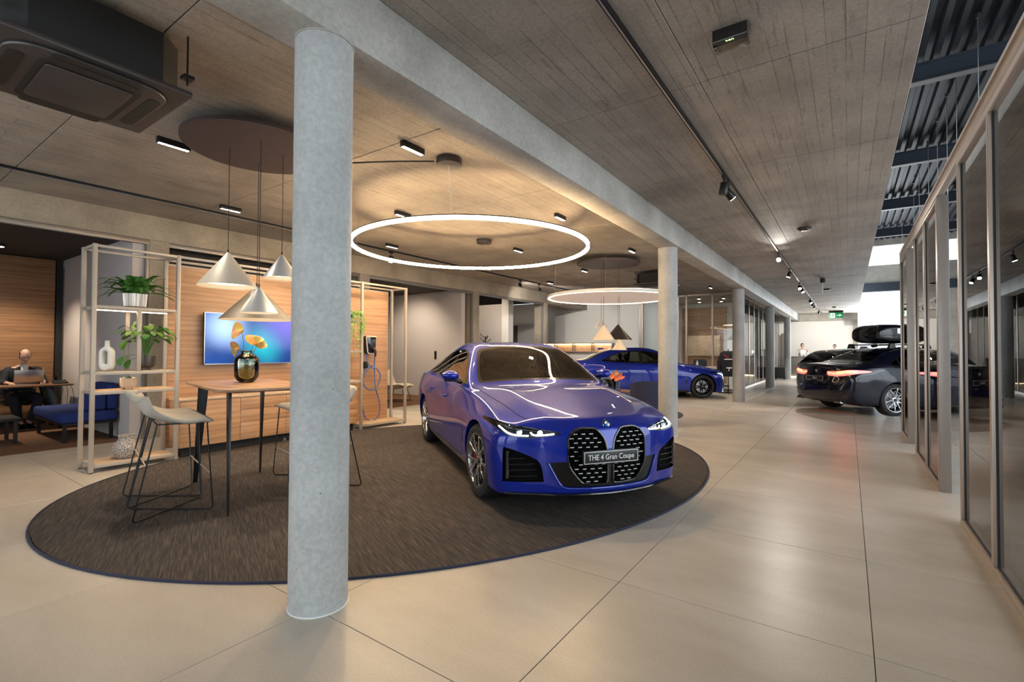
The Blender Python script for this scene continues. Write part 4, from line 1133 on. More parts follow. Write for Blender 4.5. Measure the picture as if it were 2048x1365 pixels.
# tracks with spots
def track(x, y0, y1, lab):
    t = thing('light_track', lab, 'light track', (x,0,CZ))
    MB().box(-.018,y0,-.034,.018,y1,0).build('rail', MT['black_metal'], t, .002)
    MB().box(-.006,y0,-.036,.004,y1,-.033).build('conductor_slot', MT['silver'], t)
track(-1.14,-1,29.6,'long black track on the ceiling right of the beam'); track(-7.6,-2,14.3,'long black track on the ceiling near the left offices')
def tspot(x, y, tgt, lab, power=60, on=True, size=40, grp='track spotlights'):
    t = thing('track_spotlight', lab, 'spotlight', (x,y,CZ-.034), 0, grp)
    MB().box(-.014,-.05,-.03,.014,.05,0).cyl((0,0,-.03),(0,0,-.09),.008,n=8).build('adapter', MT['black_metal'], t)
    d = (Vector(tgt)-Vector((x,y,CZ-.16))).normalized(); c = Vector((0,0,-.135))
    MB().cyl(c-d*.055,c+d*.075,.045,n=24).build('head', MT['black_metal'], t, .003)
    MB().cyl(c+d*.0755,c+d*.0775,.039,n=24).build('lens', MT['lamp_face'] if on else MT['black_gloss'], t)
    if on: spot(t, c+d*.085, c+d*2, power, size, .6, NEUT, .03)
tspot(-1.14,5.80,(-1.6,5.6,0),'pair of track heads: unlit black spotlight pointing straight down',0,False)
tspot(-1.14,6.05,(1.2,8.6,0),'pair of track heads: lit spotlight tilted to the right',60)
tspot(-1.14,11.0,(-.1,2.2,1.5),'glaring track spotlight aimed back towards the camera',60,True,60)
tspot(-1.14,13.2,(-2.2,13.0,0),'track spotlight just beyond the glaring one',70)
tspot(-1.14,16.1,(-.5,13.0,.6),'track spotlight, upper one above the navy sedan',120)
tspot(-1.14,16.9,(.5,15.5,0),'track spotlight, second one above the navy sedan',110)
tspot(-1.14,20.9,(.5,19,0),'track spotlight, first of the far close group',90)
tspot(-1.14,22.2,(-1.6,24,0),'track spotlight, second of the far close group',160,True,80)
tspot(-1.14,23.0,(-.6,25,0),'track spotlight, third of the far close group',160,True,80)
tspot(-1.14,27.0,(-1.6,30.5,1.4),'farthest track spotlight next to the exit sign',260,True,90)
tspot(-7.6,6.6,(-8.2,6.5,0),'left track spotlight behind the glowing ring',60)
tspot(-7.6,11.3,(-9.6,17.6,1.6),'left track spotlight right of the ring lamp, nearer one',160,True,75)
tspot(-7.6,12.3,(-7.2,17.6,1.6),'left track spotlight right of the ring lamp, farther one',150,True,75)
# small ceiling devices
glow('led_green', (.55,1,.25), 1.6); plain('sign_green', (.0,.10,.03), .5, emit=(0,.20,.06), es=.5); plain('sign_white', (.5,.7,.55), .5, emit=(.7,1,.8), es=.35)
t = thing('clock_box', 'black ceiling box with small green digits, near the top right', 'display box', (-.59,3.24,CZ), PI/2)
MB().prism([(-.065,0),(-.065,-.075),(-.045,-.095),(.045,-.095),(.065,-.075),(.065,0)], -.10, .10, 'y').build('housing', MT['black_gloss'], t, .003)
q = link('digits', text_mesh('digits', '380', .034, 'led_green', .0005), t); q.location = (-.052,0,-.087); q.rotation_euler = (PI,math.radians(0),PI/2); q.rotation_euler = (math.radians(180),0,math.radians(-90))
for k,(x,y,lab) in enumerate(((-.58,9.13,'black ceiling sensor above the tilted spotlight'),(-.55,18.5,'flat black ceiling sensor, middle of three'),(-.50,26.0,'flat black ceiling sensor above the exit sign'))):
    t = thing('ceiling_sensor', lab, 'sensor', (x,y,CZ), 0, 'ceiling sensors')
    MB().cyl((0,0,-.02),(0,0,0),.10,n=24).build('base', MT['black_matte'], t, .004); MB().cyl((0,0,-.045),(0,0,-.02),.07,.085,24).build('dome', MT['black_gloss'], t, .004)
t = thing('ceiling_camera', 'small black ceiling device with hanging white rod', 'camera', (-.57,15.73,CZ))
MB().cyl((0,0,-.12),(0,0,0),.06,n=20).build('housing', MT['black_matte'], t, .005); MB().cyl((0,0,-.42),(0,0,-.12),.008,n=8).build('rod', MT['white_plastic'], t)
t = thing('exit_sign', 'green illuminated exit sign with running figure door and arrow', 'exit sign', (-.49,28.5,CZ))
MB().box(-.30,-.03,-.10,.30,.03,0).build('housing', MT['black_matte'], t, .003); MB().box(-.29,-.012,-.37,.29,.012,-.10).build('panel', MT['sign_green'], t)
MB().prism([(.02,-.25),(.13,-.25),(.13,-.30),(.25,-.235),(.13,-.17),(.13,-.22),(.02,-.22)], -.016, -.013, 'y').build('arrow', MT['sign_white'], t)
MB().box(-.22,-.016,-.35,-.04,-.013,-.12).build('door_pictogram', MT['sign_white'], t)
MB().ball((-.13,-.017,-.16),(.018,.003,.018),8,6).prism([(-.16,-.33),(-.13,-.27),(-.10,-.33),(-.085,-.32),(-.115,-.24),(-.11,-.21),(-.08,-.225),(-.075,-.21),(-.11,-.18),(-.15,-.18),(-.18,-.22),(-.17,-.23),(-.15,-.205),(-.15,-.24),(-.175,-.32)], -.018, -.016, 'y').build('running_figure', MT['sign_green'], t)
# ================================================================== furniture
def ell(cx, cy, a, b, ang, n=120): 
    c,s = math.cos(ang),math.sin(ang); return [(cx+a*math.cos(t)*c-b*math.sin(t)*s, cy+a*math.cos(t)*s+b*math.sin(t)*c) for t in [2*PI*k/n for k in range(n)]]
rg = thing('rug', 'huge oval dark brown woven rug under the coupe and bar table', 'rug', (0,0,0))
ra = math.radians(70.7)
MB().prism(ell(-4.074,4.328,3.535,2.772,ra), .001, .010).build('weave', MT['rug_weave'], rg)
MB().tube([(x,y,.007) for x,y in ell(-4.074,4.328,3.548,2.785,ra)], .0095, 6, True).build('border', MT['rug_border'], rg)
r2 = thing('rug', 'small round grey rug behind the second column', 'rug', (-4.3,10.0,0))
MB().prism(ell(0,0,1.5,1.5,0), .001, .010).build('weave', MT['rug_weave'], r2)
# ---- display wall with shelves and media panel
FX, BX = -6.72, -7.10
dw = thing('display_wall', 'beige metal display frame with lit shelves and oak media panel', 'shelving', (0,0,0))
def post(x, y, z0, z1, w=.04): return MB().box(x-w/2,y-w/2,z0,x+w/2,y+w/2,z1).build('post', MT['shelf_beige'], dw, .002)
for y in (1.70,2.50,5.22,6.20):
    for x in (FX,BX): post(x,y,.012,2.50)
    MB().box(BX+.02,y-.015,2.465,FX-.02,y+.015,2.495).build('cross_rail', MT['shelf_beige'], dw)
    for x in (FX,BX): MB().cyl((x,y,0),(x,y,.014),.014,n=10).build('foot', MT['black_matte'], dw)
for x in (FX,BX): post(x,2.11,1.10,1.81)
for x in (FX,BX): post(x,4.42,.74,2.48)
for x in (FX,BX):
    for a,b in ((1.72,2.48),(2.52,5.20),(5.24,6.18)):
        MB().box(x-.015,a,2.465,x+.015,b,2.495).build('top_rail', MT['shelf_beige'], dw, .002)
def shelf(y0, y1, z, lit=True, wood=True):
    s_ = MB().box(BX-.015,y0,z-.038,FX+.015,y1,z-.002).build('shelf', MT['shelf_beige'], dw, .002)
    MB().box(BX,y0+.005,z-.002,FX,y1-.005,z).build('shelf_top', MT['light_oak'], s_)
    if lit: MB().box((BX+FX)/2-.012,y0+.03,z-.046,(BX+FX)/2+.012,y1-.03,z-.039).build('led_strip', MT['warm_strip'], s_)
for z,lit in ((1.83,True),(1.10,True),(.885,True),(.09,False)): shelf(1.72,2.48,z,lit)
for z in (1.85,1.34,.84): shelf(4.44,5.20,z,False)
shelf(5.24,6.18,.09,False)
MB().box(BX-.03,2.525,.09,BX-.006,6.10,2.42).build('oak_media_panel', MT['oak_panel'], dw, .002)
MB().box(BX-.031,2.52,2.42,BX-.005,6.105,2.44).box(BX-.031,6.10,.09,BX-.005,6.115,2.44).build('panel_edge', MT['shelf_beige'], dw)
sb = thing('sideboard', 'long low oak sideboard under the television', 'sideboard', (0,0,0))
SX = -6.76
MB().box(-7.09,2.56,.12,SX-.022,5.18,.70).build('carcass', MT['oak_panel'], sb, .001)
MB().box(-7.05,2.60,.0,SX-.06,5.14,.12).build('plinth', MT['black_matte'], sb)
MB().box(-7.09,2.55,.702,SX+.006,5.19,.73).build('top_board', MT['light_oak'], sb, .002)
ys = (2.56,3.28,3.93,4.56,5.18)
for k in range(4):
    a, b = ys[k]+.002, ys[k+1]-.002
    rows = [(.125,.695)] if k in (0,) else [(.125,.36),(.365,.53),(.535,.695)]
    for z0,z1 in rows: MB().box(SX-.021,a,z0,SX,b,z1).build('door' if k == 0 else 'drawer', MT['oak_panel'], sb, .0015)
MB().cyl((-6.83,3.95,.0),(-6.83,3.95,.05),.022,n=14).build('foot', MT['silver'], sb)
# television
def tvmat():
    m, nt, b = nmat('tv_screen')
    v = vec(nt, world=False); sx = N(nt,'SeparateXYZ'); nt.links.new(v, sx.inputs[0])
    def blob(cy_, cz_, r):
        d = N(nt,'VectorMath',operation='DISTANCE'); cb = N(nt,'CombineXYZ'); nt.links.new(sx.outputs[1],cb.inputs[1]); nt.links.new(sx.outputs[2],cb.inputs[2]); nt.links.new(cb.outputs[0],d.inputs[0]); d.inputs[1].default_value = (0,cy_,cz_)
        mr = N(nt,'MapRange'); mr.inputs[1].default_value = r; mr.inputs[2].default_value = 0; nt.links.new(d.outputs['Value'],mr.inputs[0]); mr.interpolation_type = 'SMOOTHSTEP'; return mr.outputs[0]
    ns = noise(nt, v, 2.2, 3)
    c = mix(nt, (.004,.02,.12), (.02,.10,.42), ns)
    c = mix(nt, c, (.01,.42,.52), blob(.16,-.10,.42))
    c = mix(nt, c, (.16,.11,.62), blob(.55,.34,.62))
    c = mix(nt, c, (.42,.62,1), blob(-.36,.16,.40))
    c = mix(nt, c, (.003,.012,.07), blob(-.05,-.48,.40))
    wv = N(nt,'TexWave'); wv.inputs['Scale'].default_value = 1.1; wv.inputs['Distortion'].default_value = 6; wv.inputs['Detail'].default_value = 2; nt.links.new(v, wv.inputs[0])
    c = mix(nt, c, (.25,.42,.8), ramp(nt, wv.outputs['Fac'], [(.86,(0,0,0)),(1,(.25,.25,.25))]))
    b.inputs['Base Color'].default_value = (.004,.004,.004,1); b.inputs['Roughness'].default_value = .15
    nt.links.new(c, b.inputs['Emission Color']); b.inputs['Emission Strength'].default_value = .85
tvmat()
tv = thing('television', 'wall mounted television showing a blue seascape picture', 'television', (-7.02,3.535,1.495))
MB().box(-.03,-.617,-.348,.02,.617,.348).build('body', MT['black_matte'], tv, .004)
MB().box(.018,-.62,-.351,.024,-.612,.351).box(.018,.612,-.351,.024,.62,.351).box(.018,-.62,.343,.024,.62,.351).box(.018,-.62,-.351,.024,.62,-.338).build('bezel', MT['silver'], tv)
MB().box(.019,-.611,-.337,.0225,.611,.342).build('screen', MT['tv_screen'], tv)
MB().box(-.065,-.2,-.15,-.03,.2,.15).build('wall_bracket', MT['black_matte'], tv)
# wall charger with blue cable
plain('cable_blue', (.10,.16,.42), .5); plain('charger_rim', (.72,.66,.58), .4)
wc = thing('wall_charger', 'black electric car wall charger with coiled blue cable', 'charger', (-7.095,5.64,1.44))
prof = [(-.10,.155),(.10,.155),(.115,.13),(.085,-.14),(.05,-.165),(-.05,-.165),(-.085,-.14),(-.115,.13)]
MB().prism(prof, 0, .10, 'x').build('back_shell', MT['dark_plastic_deep'], wc, .015)
MB().prism([(a*1.03,b*1.02) for a,b in prof], .095, .112, 'x').build('rim', MT['charger_rim'], wc, .006)
MB().prism([(a*.90,b*.90) for a,b in prof], .105, .128, 'x').build('face', MT['black_gloss'], wc, .012)
MB().tube(spline([(.13,.02,-.06),(.17,.03,-.09),(.17,.04,-.16),(.15,.05,-.20)],4), [.02]*13, 10).build('plug', MT['dark_plastic'], wc)
hk = MB().box(.0,-.09,-.42,.05,-.02,-.30).tube([(.05,-.04,-.40),(.12,-.03,-.41),(.13,-.01,-.36)],.010,8).build('cable_hook', MT['black_matte'], wc, .004)
pts = [(.14,.055,-.2),(.10,.075,-.40),(.09,.11,-.75),(.10,.20,-1.05),(.11,.17,-1.28),(.10,0,-1.36),(.10,-.14,-1.22),(.10,-.20,-.85),(.10,-.14,-.52),(.12,-.02,-.39)]
for k in range(20):
    a = math.radians(95-40*k); pts.append((.11+.012*(k%3), .0+.185*math.cos(a)*(1+.03*(k%2)), -.60+.21*math.sin(a)))
pts += [(.12,-.03,-.39),(.09,-.08,-.27),(.05,-.06,-.165)]
MB().tube(spline(pts,5), .0115, 8).build('cable', MT['cable_blue'], wc)
# ---- bar table
TA = math.radians(-12.2)
bt = thing('bar_table', 'tall bar table with walnut top and black metal legs', 'table', (-4.70,2.345,.010), TA)
TH = 1.02
MB().prism(rrect(-.70,-.40,.70,.40,.10,6), TH-.026, TH).build('tabletop', MT['table_oak'], bt, .008)
MB().box(-.52,-.24,TH-.045,.52,.24,TH-.027).build('subframe', MT['black_metal'], bt)
for sx in (-1,1):
    for sy in (-1,1):
        a = Vector((sx*.50,sy*.27,TH-.03)); b = Vector((sx*.66,sy*.30,0))
        if sx*sy > 0: w1, w2 = (Vector((.012,0,0)), Vector((0,.045,0)))
        else: w1, w2 = (Vector((.045,0,0)), Vector((0,.012,0)))
        m = MB(); vs_ = [a-w1-w2,a+w1-w2,a+w1+w2,a-w1+w2]; k2 = .45
        m.add(vs_+[b-w1*k2-w2*k2,b+w1*k2-w2*k2,b+w1*k2+w2*k2,b-w1*k2+w2*k2], [(0,1,2,3),(7,6,5,4),(0,4,5,1),(1,5,6,2),(2,6,7,3),(3,7,4,0)])
        m.build('leg', MT['black_metal'], bt, .003)
# ---- bar stools (face +y in their own frame)
def stool_shell(t, th):
    def f(u, v):
        s_ = 2*u-1                      # across
        if v < .55:
            q = v/.55; y = .235-.43*q; z = .775-.030*math.sin(PI*q)+(.045*q**3)-.02*(1-q)**6; hw = .215+.015*math.sin(PI*q)
        else:
            q = (v-.55)/.45; y = -.195-.105*q+.0; z = .82+.155*q**.9; hw = .23-.045*q*q
        z += .055*abs(s_)**3*(0 if v < .25 else min(1,(v-.25)/.3))*(1 if v < .8 else max(0,(1-v)/.2)); y += .06*abs(s_)**2.5*(max(0,(v-.45)/.55))
        if v > .9: z -= .035*abs(s_)**4
        if v < .06: z -= .012; 
        return Vector((s_*hw, y, z))
    n, m_ = 17, 24
    G = [[f(i/(n-1),j/(m_-1)) for j in range(m_)] for i in range(n)]
    b = MB()
    vs_ = []; 
    for sgn in (0,1):
        for i in range(n):
            for j in range(m_):
                du = G[min(i+1,n-1)][j]-G[max(i-1,0)][j]; dv = G[i][min(j+1,m_-1)]-G[i][max(j-1,0)]
                nn = du.cross(dv).normalized()
                e = min(i,n-1-i)/2 ; e2 = min(j,m_-1-j)/2; k = min(1,max(.25,min(e,e2)+.25))
                vs_.append(G[i][j]+nn*(th*.5*k if sgn else -th*.5*k))
    fs = []
    for sgn in (0,1):
        o_ = sgn*n*m_
        for i in range(n-1):
            for j in range(m_-1):
                q = (o_+i*m_+j,o_+(i+1)*m_+j,o_+(i+1)*m_+j+1,o_+i*m_+j+1); fs.append(q if sgn else q[::-1])
    per = [(i,0) for i in range(n)]+[(n-1,j) for j in range(1,m_)]+[(i,m_-1) for i in range(n-2,-1,-1)]+[(0,j) for j in range(m_-2,0,-1)]
    for a_,b2 in zip(per, per[1:]+per[:1]):
        i0 = a_[0]*m_+a_[1]; i1 = b2[0]*m_+b2[1]; fs.append((i0,i1,n*m_+i1,n*m_+i0))
    b.add(vs_, fs); return b.build('seat_shell', MT['stool_fabric'], t, angle=80)
def make_stool(lab):
    t = thing('bar_stool', lab, 'bar stool', (0,0,.010), 0, 'bar stools at the bar table')
    stool_shell(t, .05)
    r = .0062; zt = .742
    tl = {(-1,-1):(-.19,-.15,zt),(1,-1):(.19,-.15,zt),(-1,1):(-.195,.19,zt),(1,1):(.195,.19,zt)}
    fo = {(-1,-1):(-.235,-.30,.008),(1,-1):(.235,-.30,.008),(-1,1):(-.235,.235,.008),(1,1):(.235,.235,.008)}
    for k in ((-1,-1),(1,-1)):
        o_ = (-k[0],1); A, B = Vector(fo[k]), Vector(fo[o_]); d = (B-A).normalized()*.03; up_ = (Vector(tl[k])-A).normalized()*.03; up2_ = (Vector(tl[o_])-B).normalized()*.03
        MB().tube([tl[k],A+up_,A+up_*.3+d*.3,A+d,B-d,B-d*.3+up2_*.3,B+up2_,tl[o_]], r, 8).build('leg_wire', MT['black_metal'], t)
    MB().tube([tl[(-1,-1)],(-.20,.0,zt-.004),tl[(-1,1)],tl[(1,1)],(.20,.0,zt-.004),tl[(1,-1)]], r, 8, True).build('seat_ring', MT['black_metal'], t)
    for sy,z in ((1,.30),(-1,.42)):
        k = (z-.008)/(zt-.008); a = Vector(fo[(-1,sy)]).lerp(Vector(tl[(-1,sy)]),k); b = Vector(fo[(1,sy)]).lerp(Vector(tl[(1,sy)]),k)
        MB().tube([a,b], r, 8).build('footrest', MT['silver'], t)
    return t
st0 = make_stool('beige upholstered bar stool, left one on the near side of the bar table')
for k,(x,y,a,lab) in enumerate(((-5.13,1.84,-13,None),(-4.66,1.735,-13,'beige upholstered bar stool, nearest the camera, low curved back'),(-4.25,2.85,166,'beige bar stool on the far table side, mostly hidden by the column, right'),(-4.76,2.97,168,'beige bar stool on the far table side, left of the column'))):
    s_ = st0 if k == 0 else copy_tree(st0)
    s_.location = (x,y,.010); s_.rotation_euler[2] = math.radians(a)
    if lab: s_['label'] = lab
# ---- vases and plants
def flower(t, base, tip, face, size, cols, spadix=True):
    """anthurium: stem and one waxy heart-shaped leaf"""
    base, tip, face = Vector(base), Vector(tip), Vector(face).normalized()
    mid = (base+tip)/2+Vector((0,0,.03))
    MB().tube(spline([base,mid,tip],5), .0032, 6).build('stem', MT['stem_green'], t)
    x = face.orthogonal().normalized(); y = face.cross(x)
    def h(u, v):
        a = 2*PI*u; rr = size*(.60+.22*math.cos(a)+.22*max(0,math.cos(a))**8-.30*max(0,-math.cos(a))**6)
        p = tip+(x*math.cos(a)*rr*1.05+y*math.sin(a)*rr*1.1)*v+face*(.75*size*v*v*abs(math.sin(a))**1.5-.25*size*v*v*max(0,math.cos(a)))
        return p
    MB().grid(h, 26, 6, True).build('spathe', MT[cols], t)
    if spadix: MB().tube([tip,tip+face*size*.35+x*size*.3], [.005,.003], 6).build('spadix', MT['spadix'], t)
def petal(name, c1, c2):
    m, nt, b = nmat(name); n_ = noise(nt, vec(nt, world=False), 22, 2)
    nt.links.new(ramp(nt, n_, [(.38,c1),(.58,c2)]), b.inputs['Base Color']); b.inputs['Roughness'].default_value = .3; b.inputs['Subsurface Weight'].default_value = 0
petal('petal_peach', (.72,.30,.17), (.60,.50,.08)); petal('petal_green', (.20,.30,.03), (.66,.26,.12)); petal('petal_orange', (.80,.14,.06), (.75,.24,.10)); plain('spadix', (.80,.62,.25), .5)
vz = thing('flower_vase', 'olive green glass vase holding peach anthurium flowers on the bar table', 'vase', (-4.84,2.40,1.031))
MB().lathe([(.0,.004),(.055,.0),(.085,.02),(.108,.06),(.110,.20),(.104,.235),(.07,.27),(.048,.285),(.046,.300),(.055,.308),(.050,.310),(.041,.300),(.043,.285),(.066,.262),(.099,.230),(.104,.198),(.102,.065),(.08,.028),(.05,.010),(0,.012)], n=48).build('glass', MT['vase_glass'], vz)
MB().lathe([(0,.014),(.05,.013),(.078,.03),(.100,.066),(.101,.17),(0,.17)], n=40).build('water', MT['water_olive'] if 'water_olive' in MT else MT['vase_glass'], vz)
for b_,tp,fc,sz,cl in (((.01,0,.02),(-.06,-.02,.50),(.5,-.7,.55),.105,'petal_peach'),((-.02,.01,.02),(.06,.03,.375),(.75,-.5,.6),.11,'petal_peach'),((.02,.02,.02),(-.05,-.05,.335),(.4,-.9,.2),.095,'petal_green'),((.0,-.02,.02),(.085,.05,.36),(.9,-.1,.3),.105,'petal_green')):
    flower(vz, b_, tp, fc, sz, cl)
def frond(b, base, dirv, L, droop, n=9, w=.035, up_=1.0):
    base = Vector(base); d = Vector(dirv).normalized(); pts = []
    for k in range(n+1):
        q = k/n; pts.append(base+Vector((d.x,d.y,0))*L*q+Vector((0,0,1))*(up_*L*(d.z*q*1.75-droop*q*q)))
    for k in range(n):
        b.bar(pts[k],pts[k+1],.0025,.0025)
    side_ = Vector((-d.y,d.x,0)).normalized()
    for k in range(1,n+1):
        t_ = (pts[k]-pts[k-1]).normalized(); ww = w*(1-.75*(k/n)**1.5)+.004
        for sg in (-1,1):
            for hh in (0,.5):
                p = pts[k-1].lerp(pts[k],hh); tip = p+side_*sg*ww+t_*ww*.45-Vector((0,0,ww*.15)); q1 = p+t_*L/n*.48
                b.add([p,(p+tip)/2-t_*.004+Vector((0,0,.002)),tip,(q1+tip)/2+Vector((0,0,.002)),q1],[(0,1,2,3,4)])
def leafblade(b, base, tip, w, cup=.2, n=6):
    base, tip = Vector(base), Vector(tip); d = tip-base; s_ = d.cross(Vector((0,0,1)))
    s_ = s_.normalized() if s_.length > 1e-5 else Vector((1,0,0)); u_ = s_.cross(d).normalized()
    for k in range(n):
        a, c = k/n, (k+1)/n
        wa, wc_ = w*math.sin(PI*min(1,a*.92+.06))**.8, w*math.sin(PI*min(1,c*.92+.06))**.8
        pa, pc = base+d*a-u_*cup*w*a*a*2, base+d*c-u_*cup*w*c*c*2
        if k == n-1: wc_ = .001
        b.add([pa-s_*wa+u_*wa*cup,pa,pc,pc-s_*wc_+u_*wc_*cup,pa+s_*wa+u_*wa*cup,pc+s_*wc_+u_*wc_*cup],[(0,1,2,3),(1,4,5,2)])
plain('pot_ribbed', (.55,.50,.44), .3, .6); plain('pot_bronze', (.09,.08,.07), .38, .6); plain('pot_weave', (.62,.47,.33), .7, bmp=(60,1.0))
fp = thing('potted_fern', 'bushy green fern in a ribbed silver pot on the top shelf', 'potted plant', (-6.90,2.12,1.832))
m = MB(); n_ = 48
m.grid(lambda u,v: ((.105+.012*v+.004*math.cos(2*PI*u*24))*math.cos(2*PI*u), (.105+.012*v+.004*math.cos(2*PI*u*24))*math.sin(2*PI*u), .015+.15*v), 144, 5, True)
m.lathe([(0,.0),(.07,0),(.105,.016),(0,.016)], n=32)
m.build('pot', MT['pot_ribbed'], fp); MB().lathe([(0,.15),(.112,.15),(.112,.155),(0,.158)], n=32).build('soil', MT['soil'], fp)
rnd = random.Random(3)
for k in range(64):
    a = 2*PI*k/64*7.13; el = rnd.uniform(.25,2.2); L = rnd.uniform(.32,.50)*(1.05-.16*el)
    b = MB(); frond(b, (.05*math.cos(a),.05*math.sin(a),.155), (math.cos(a),math.sin(a),el), L, rnd.uniform(.75,1.25)*(.55+.32*el), 13, .055)
    b.build('frond', MT['leaf_green'], fp)
wv_ = thing('sculptural_vase', 'matte white ceramic vase with an oval hole through it', 'vase', (-6.88,1.865,1.102), math.radians(35))
def ovl(hw, z0, z1, n=10):
    return [(hw*math.cos(PI*k/n), z1-hw+hw*math.sin(PI*k/n)) for k in range(n+1)]+[(hw*math.cos(PI+PI*k/n), z0+hw+hw*math.sin(PI+PI*k/n)) for k in range(n+1)]
def holed(outer, inner, a, b_):
    n = len(outer); mb_ = MB(); P = lambda p,h: (p[0],h,p[1])
    vs_ = [P(p,a) for p in outer]+[P(p,a) for p in inner]+[P(p,b_) for p in outer]+[P(p,b_) for p in inner]; fs = []
    for k in range(n):
        j = (k+1)%n; fs += [(k,j,n+j,n+k),(2*n+k,3*n+k,3*n+j,2*n+j),(k,2*n+k,2*n+j,j),(n+k,n+j,3*n+j,3*n+k)]
    return mb_.add(vs_, fs)
holed(ovl(.072,.0,.272), ovl(.024,.075,.225), -.038, .038).build('body', MT['white_ceramic'], wv_, .018, 3)
MB().lathe([(.030,.262),(.024,.285),(.022,.335),(.026,.342),(.018,.342),(.016,.28)], n=24).build('neck', MT['white_ceramic'], wv_)
pp = thing('potted_plant', 'leafy green plant in a dark bronze footed pot, middle shelf', 'potted plant', (-6.88,2.24,1.102))
MB().lathe([(0,.025),(.06,.028),(.086,.05),(.094,.10),(.092,.165),(.088,.165),(.088,.15),(0,.15)], n=36).build('pot', MT['pot_bronze'], pp)
for k in range(3):
    a = 2*PI*k/3+.4; MB().cyl((.05*math.cos(a),.05*math.sin(a),0),(.05*math.cos(a),.05*math.sin(a),.04),.008,.010,8).build('pot_foot', MT['pot_bronze'], pp)
for k in range(52):
    a = rnd.uniform(0,2*PI); r_ = rnd.uniform(.06,.23); h = rnd.uniform(.16,.40)*(1.1-r_*1.2)+.05; s_ = MB()
    top = Vector((r_*math.cos(a),r_*math.sin(a),.15+h)); MBs = MB().tube(spline([(0,0,.15),(r_*.4*math.cos(a),r_*.4*math.sin(a),.15+h*.75),top],4),.0025,5)
    o_ = Vector((math.cos(a),math.sin(a),-.45))*rnd.uniform(.06,.10)
    leafblade(MBs, top, top+o_*1.15, rnd.uniform(.026,.046), .25); MBs.build('leaf', MT['leaf_light' if k%3 == 0 else 'leaf_green'], pp)
for k,(x,y,z) in enumerate(((-.02,-.20,.24),(.05,-.24,.06),(.02,-.17,.02))):
    s_ = MB().tube(spline([(0,-.03,.15),(x*.5,y*.6,z+.12),(x,y,z+.10)],4),.003,5); leafblade(s_, (x,y,z+.10), (x+.02,y-.05,z), .05, .2, 8); s_.build('monstera_leaf', MT['leaf_light' if k == 0 else 'leaf_green'], pp)
sp_ = thing('succulent_pot', 'small succulent in a woven-pattern cream footed pot, third shelf', 'potted plant', (-6.86,2.06,.887))
MB().lathe([(0,.02),(.06,.022),(.075,.04),(.080,.08),(.076,.125),(.068,.125),(.068,.11),(0,.11)], n=40).build('pot', MT['pot_weave'], sp_)
for k in range(3):
    a = 2*PI*k/3; MB().ball((.045*math.cos(a),.045*math.sin(a),.012),(.013,.013,.014),8,6).build('pot_foot', MT['pot_weave'], sp_)
plain('succulent', (.22,.27,.16), .5, var=.3)
for k in range(16):
    a = k*2.399; r_ = .018+.0035*k; s_ = MB(); leafblade(s_, (r_*.3*math.cos(a),r_*.3*math.sin(a),.115), (r_*1.1*math.cos(a),r_*1.1*math.sin(a),.155-.0022*k), .014, -.3, 4); s_.build('leaf', MT['succulent'], sp_)
def speck():
    m, nt, b = nmat('speckle'); v = vec(nt, world=False); vo = N(nt,'TexVoronoi'); vo.inputs['Scale'].default_value = 75; nt.links.new(v, vo.inputs[0])
    nt.links.new(ramp(nt, vo.outputs['Distance'], [(.28,(.80,.77,.72)),(.42,(.24,.21,.20))]), b.inputs['Base Color']); b.inputs['Roughness'].default_value = .6; bump(nt, b, vo.outputs['Distance'], .6, .004)
speck()
sv = thing('speckled_vase', 'round speckled grey and white vase on the bottom shelf', 'vase', (-6.88,2.06,.092))
MB().lathe([(0,.0),(.075,.0),(.115,.035),(.135,.095),(.120,.155),(.082,.205),(.074,.235),(.080,.262),(.072,.262),(.066,.235),(.074,.20),(0,.19)], n=48).build('body', MT['speckle'], sv)
iv = thing('trailing_ivy', 'trailing green ivy hanging down the shelf beside the column', 'potted plant', (-6.76,5.02,1.852))
MB().lathe([(0,0),(.05,0),(.07,.10),(.064,.10),(.06,.09),(0,.09)], n=24).build('pot', MT['pot_bronze'], iv)
for k in range(7):
    y0 = -.08+.045*k; L = (.25,.35,.62,.30,.55,.22,.18)[k]
    path = spline([(0,y0*.5,.09),(.06,y0*.8,.12),(.10,y0,.0),(.105,y0+.02*math.sin(k*3),-L*.5),(.10,y0+.03*math.sin(k*5),-L)],5)
    b = MB().tube(path,.002,5); b.build('vine', MT['stem_green'], iv)
    for j in range(3,len(path),1 if k != 2 else 2):
        p = path[j]; a = rnd.uniform(0,6.28); q = p+Vector((.02,.035*math.cos(a),.02*math.sin(a)-.01)); s_ = MB(); c = q; nrm = Vector((.8,.4*math.cos(a),.3)).normalized(); xx = nrm.orthogonal().normalized(); yy = nrm.cross(xx)
        r_ = rnd.uniform(.022,.038); st = [(1,0),(.45,.28),(.55,.75),(.1,.5),(-.35,.6),(-.3,.15),(-.35,-.3),(-.35,-.6),(.1,-.5),(.55,-.75),(.45,-.28)]
        s_.add([tuple(c+xx*a_*r_+yy*b_*r_) for a_,b_ in st],[tuple(range(len(st)))]); s_.build('leaf', MT['leaf_light' if (j+k)%3 else 'leaf_green'], iv)
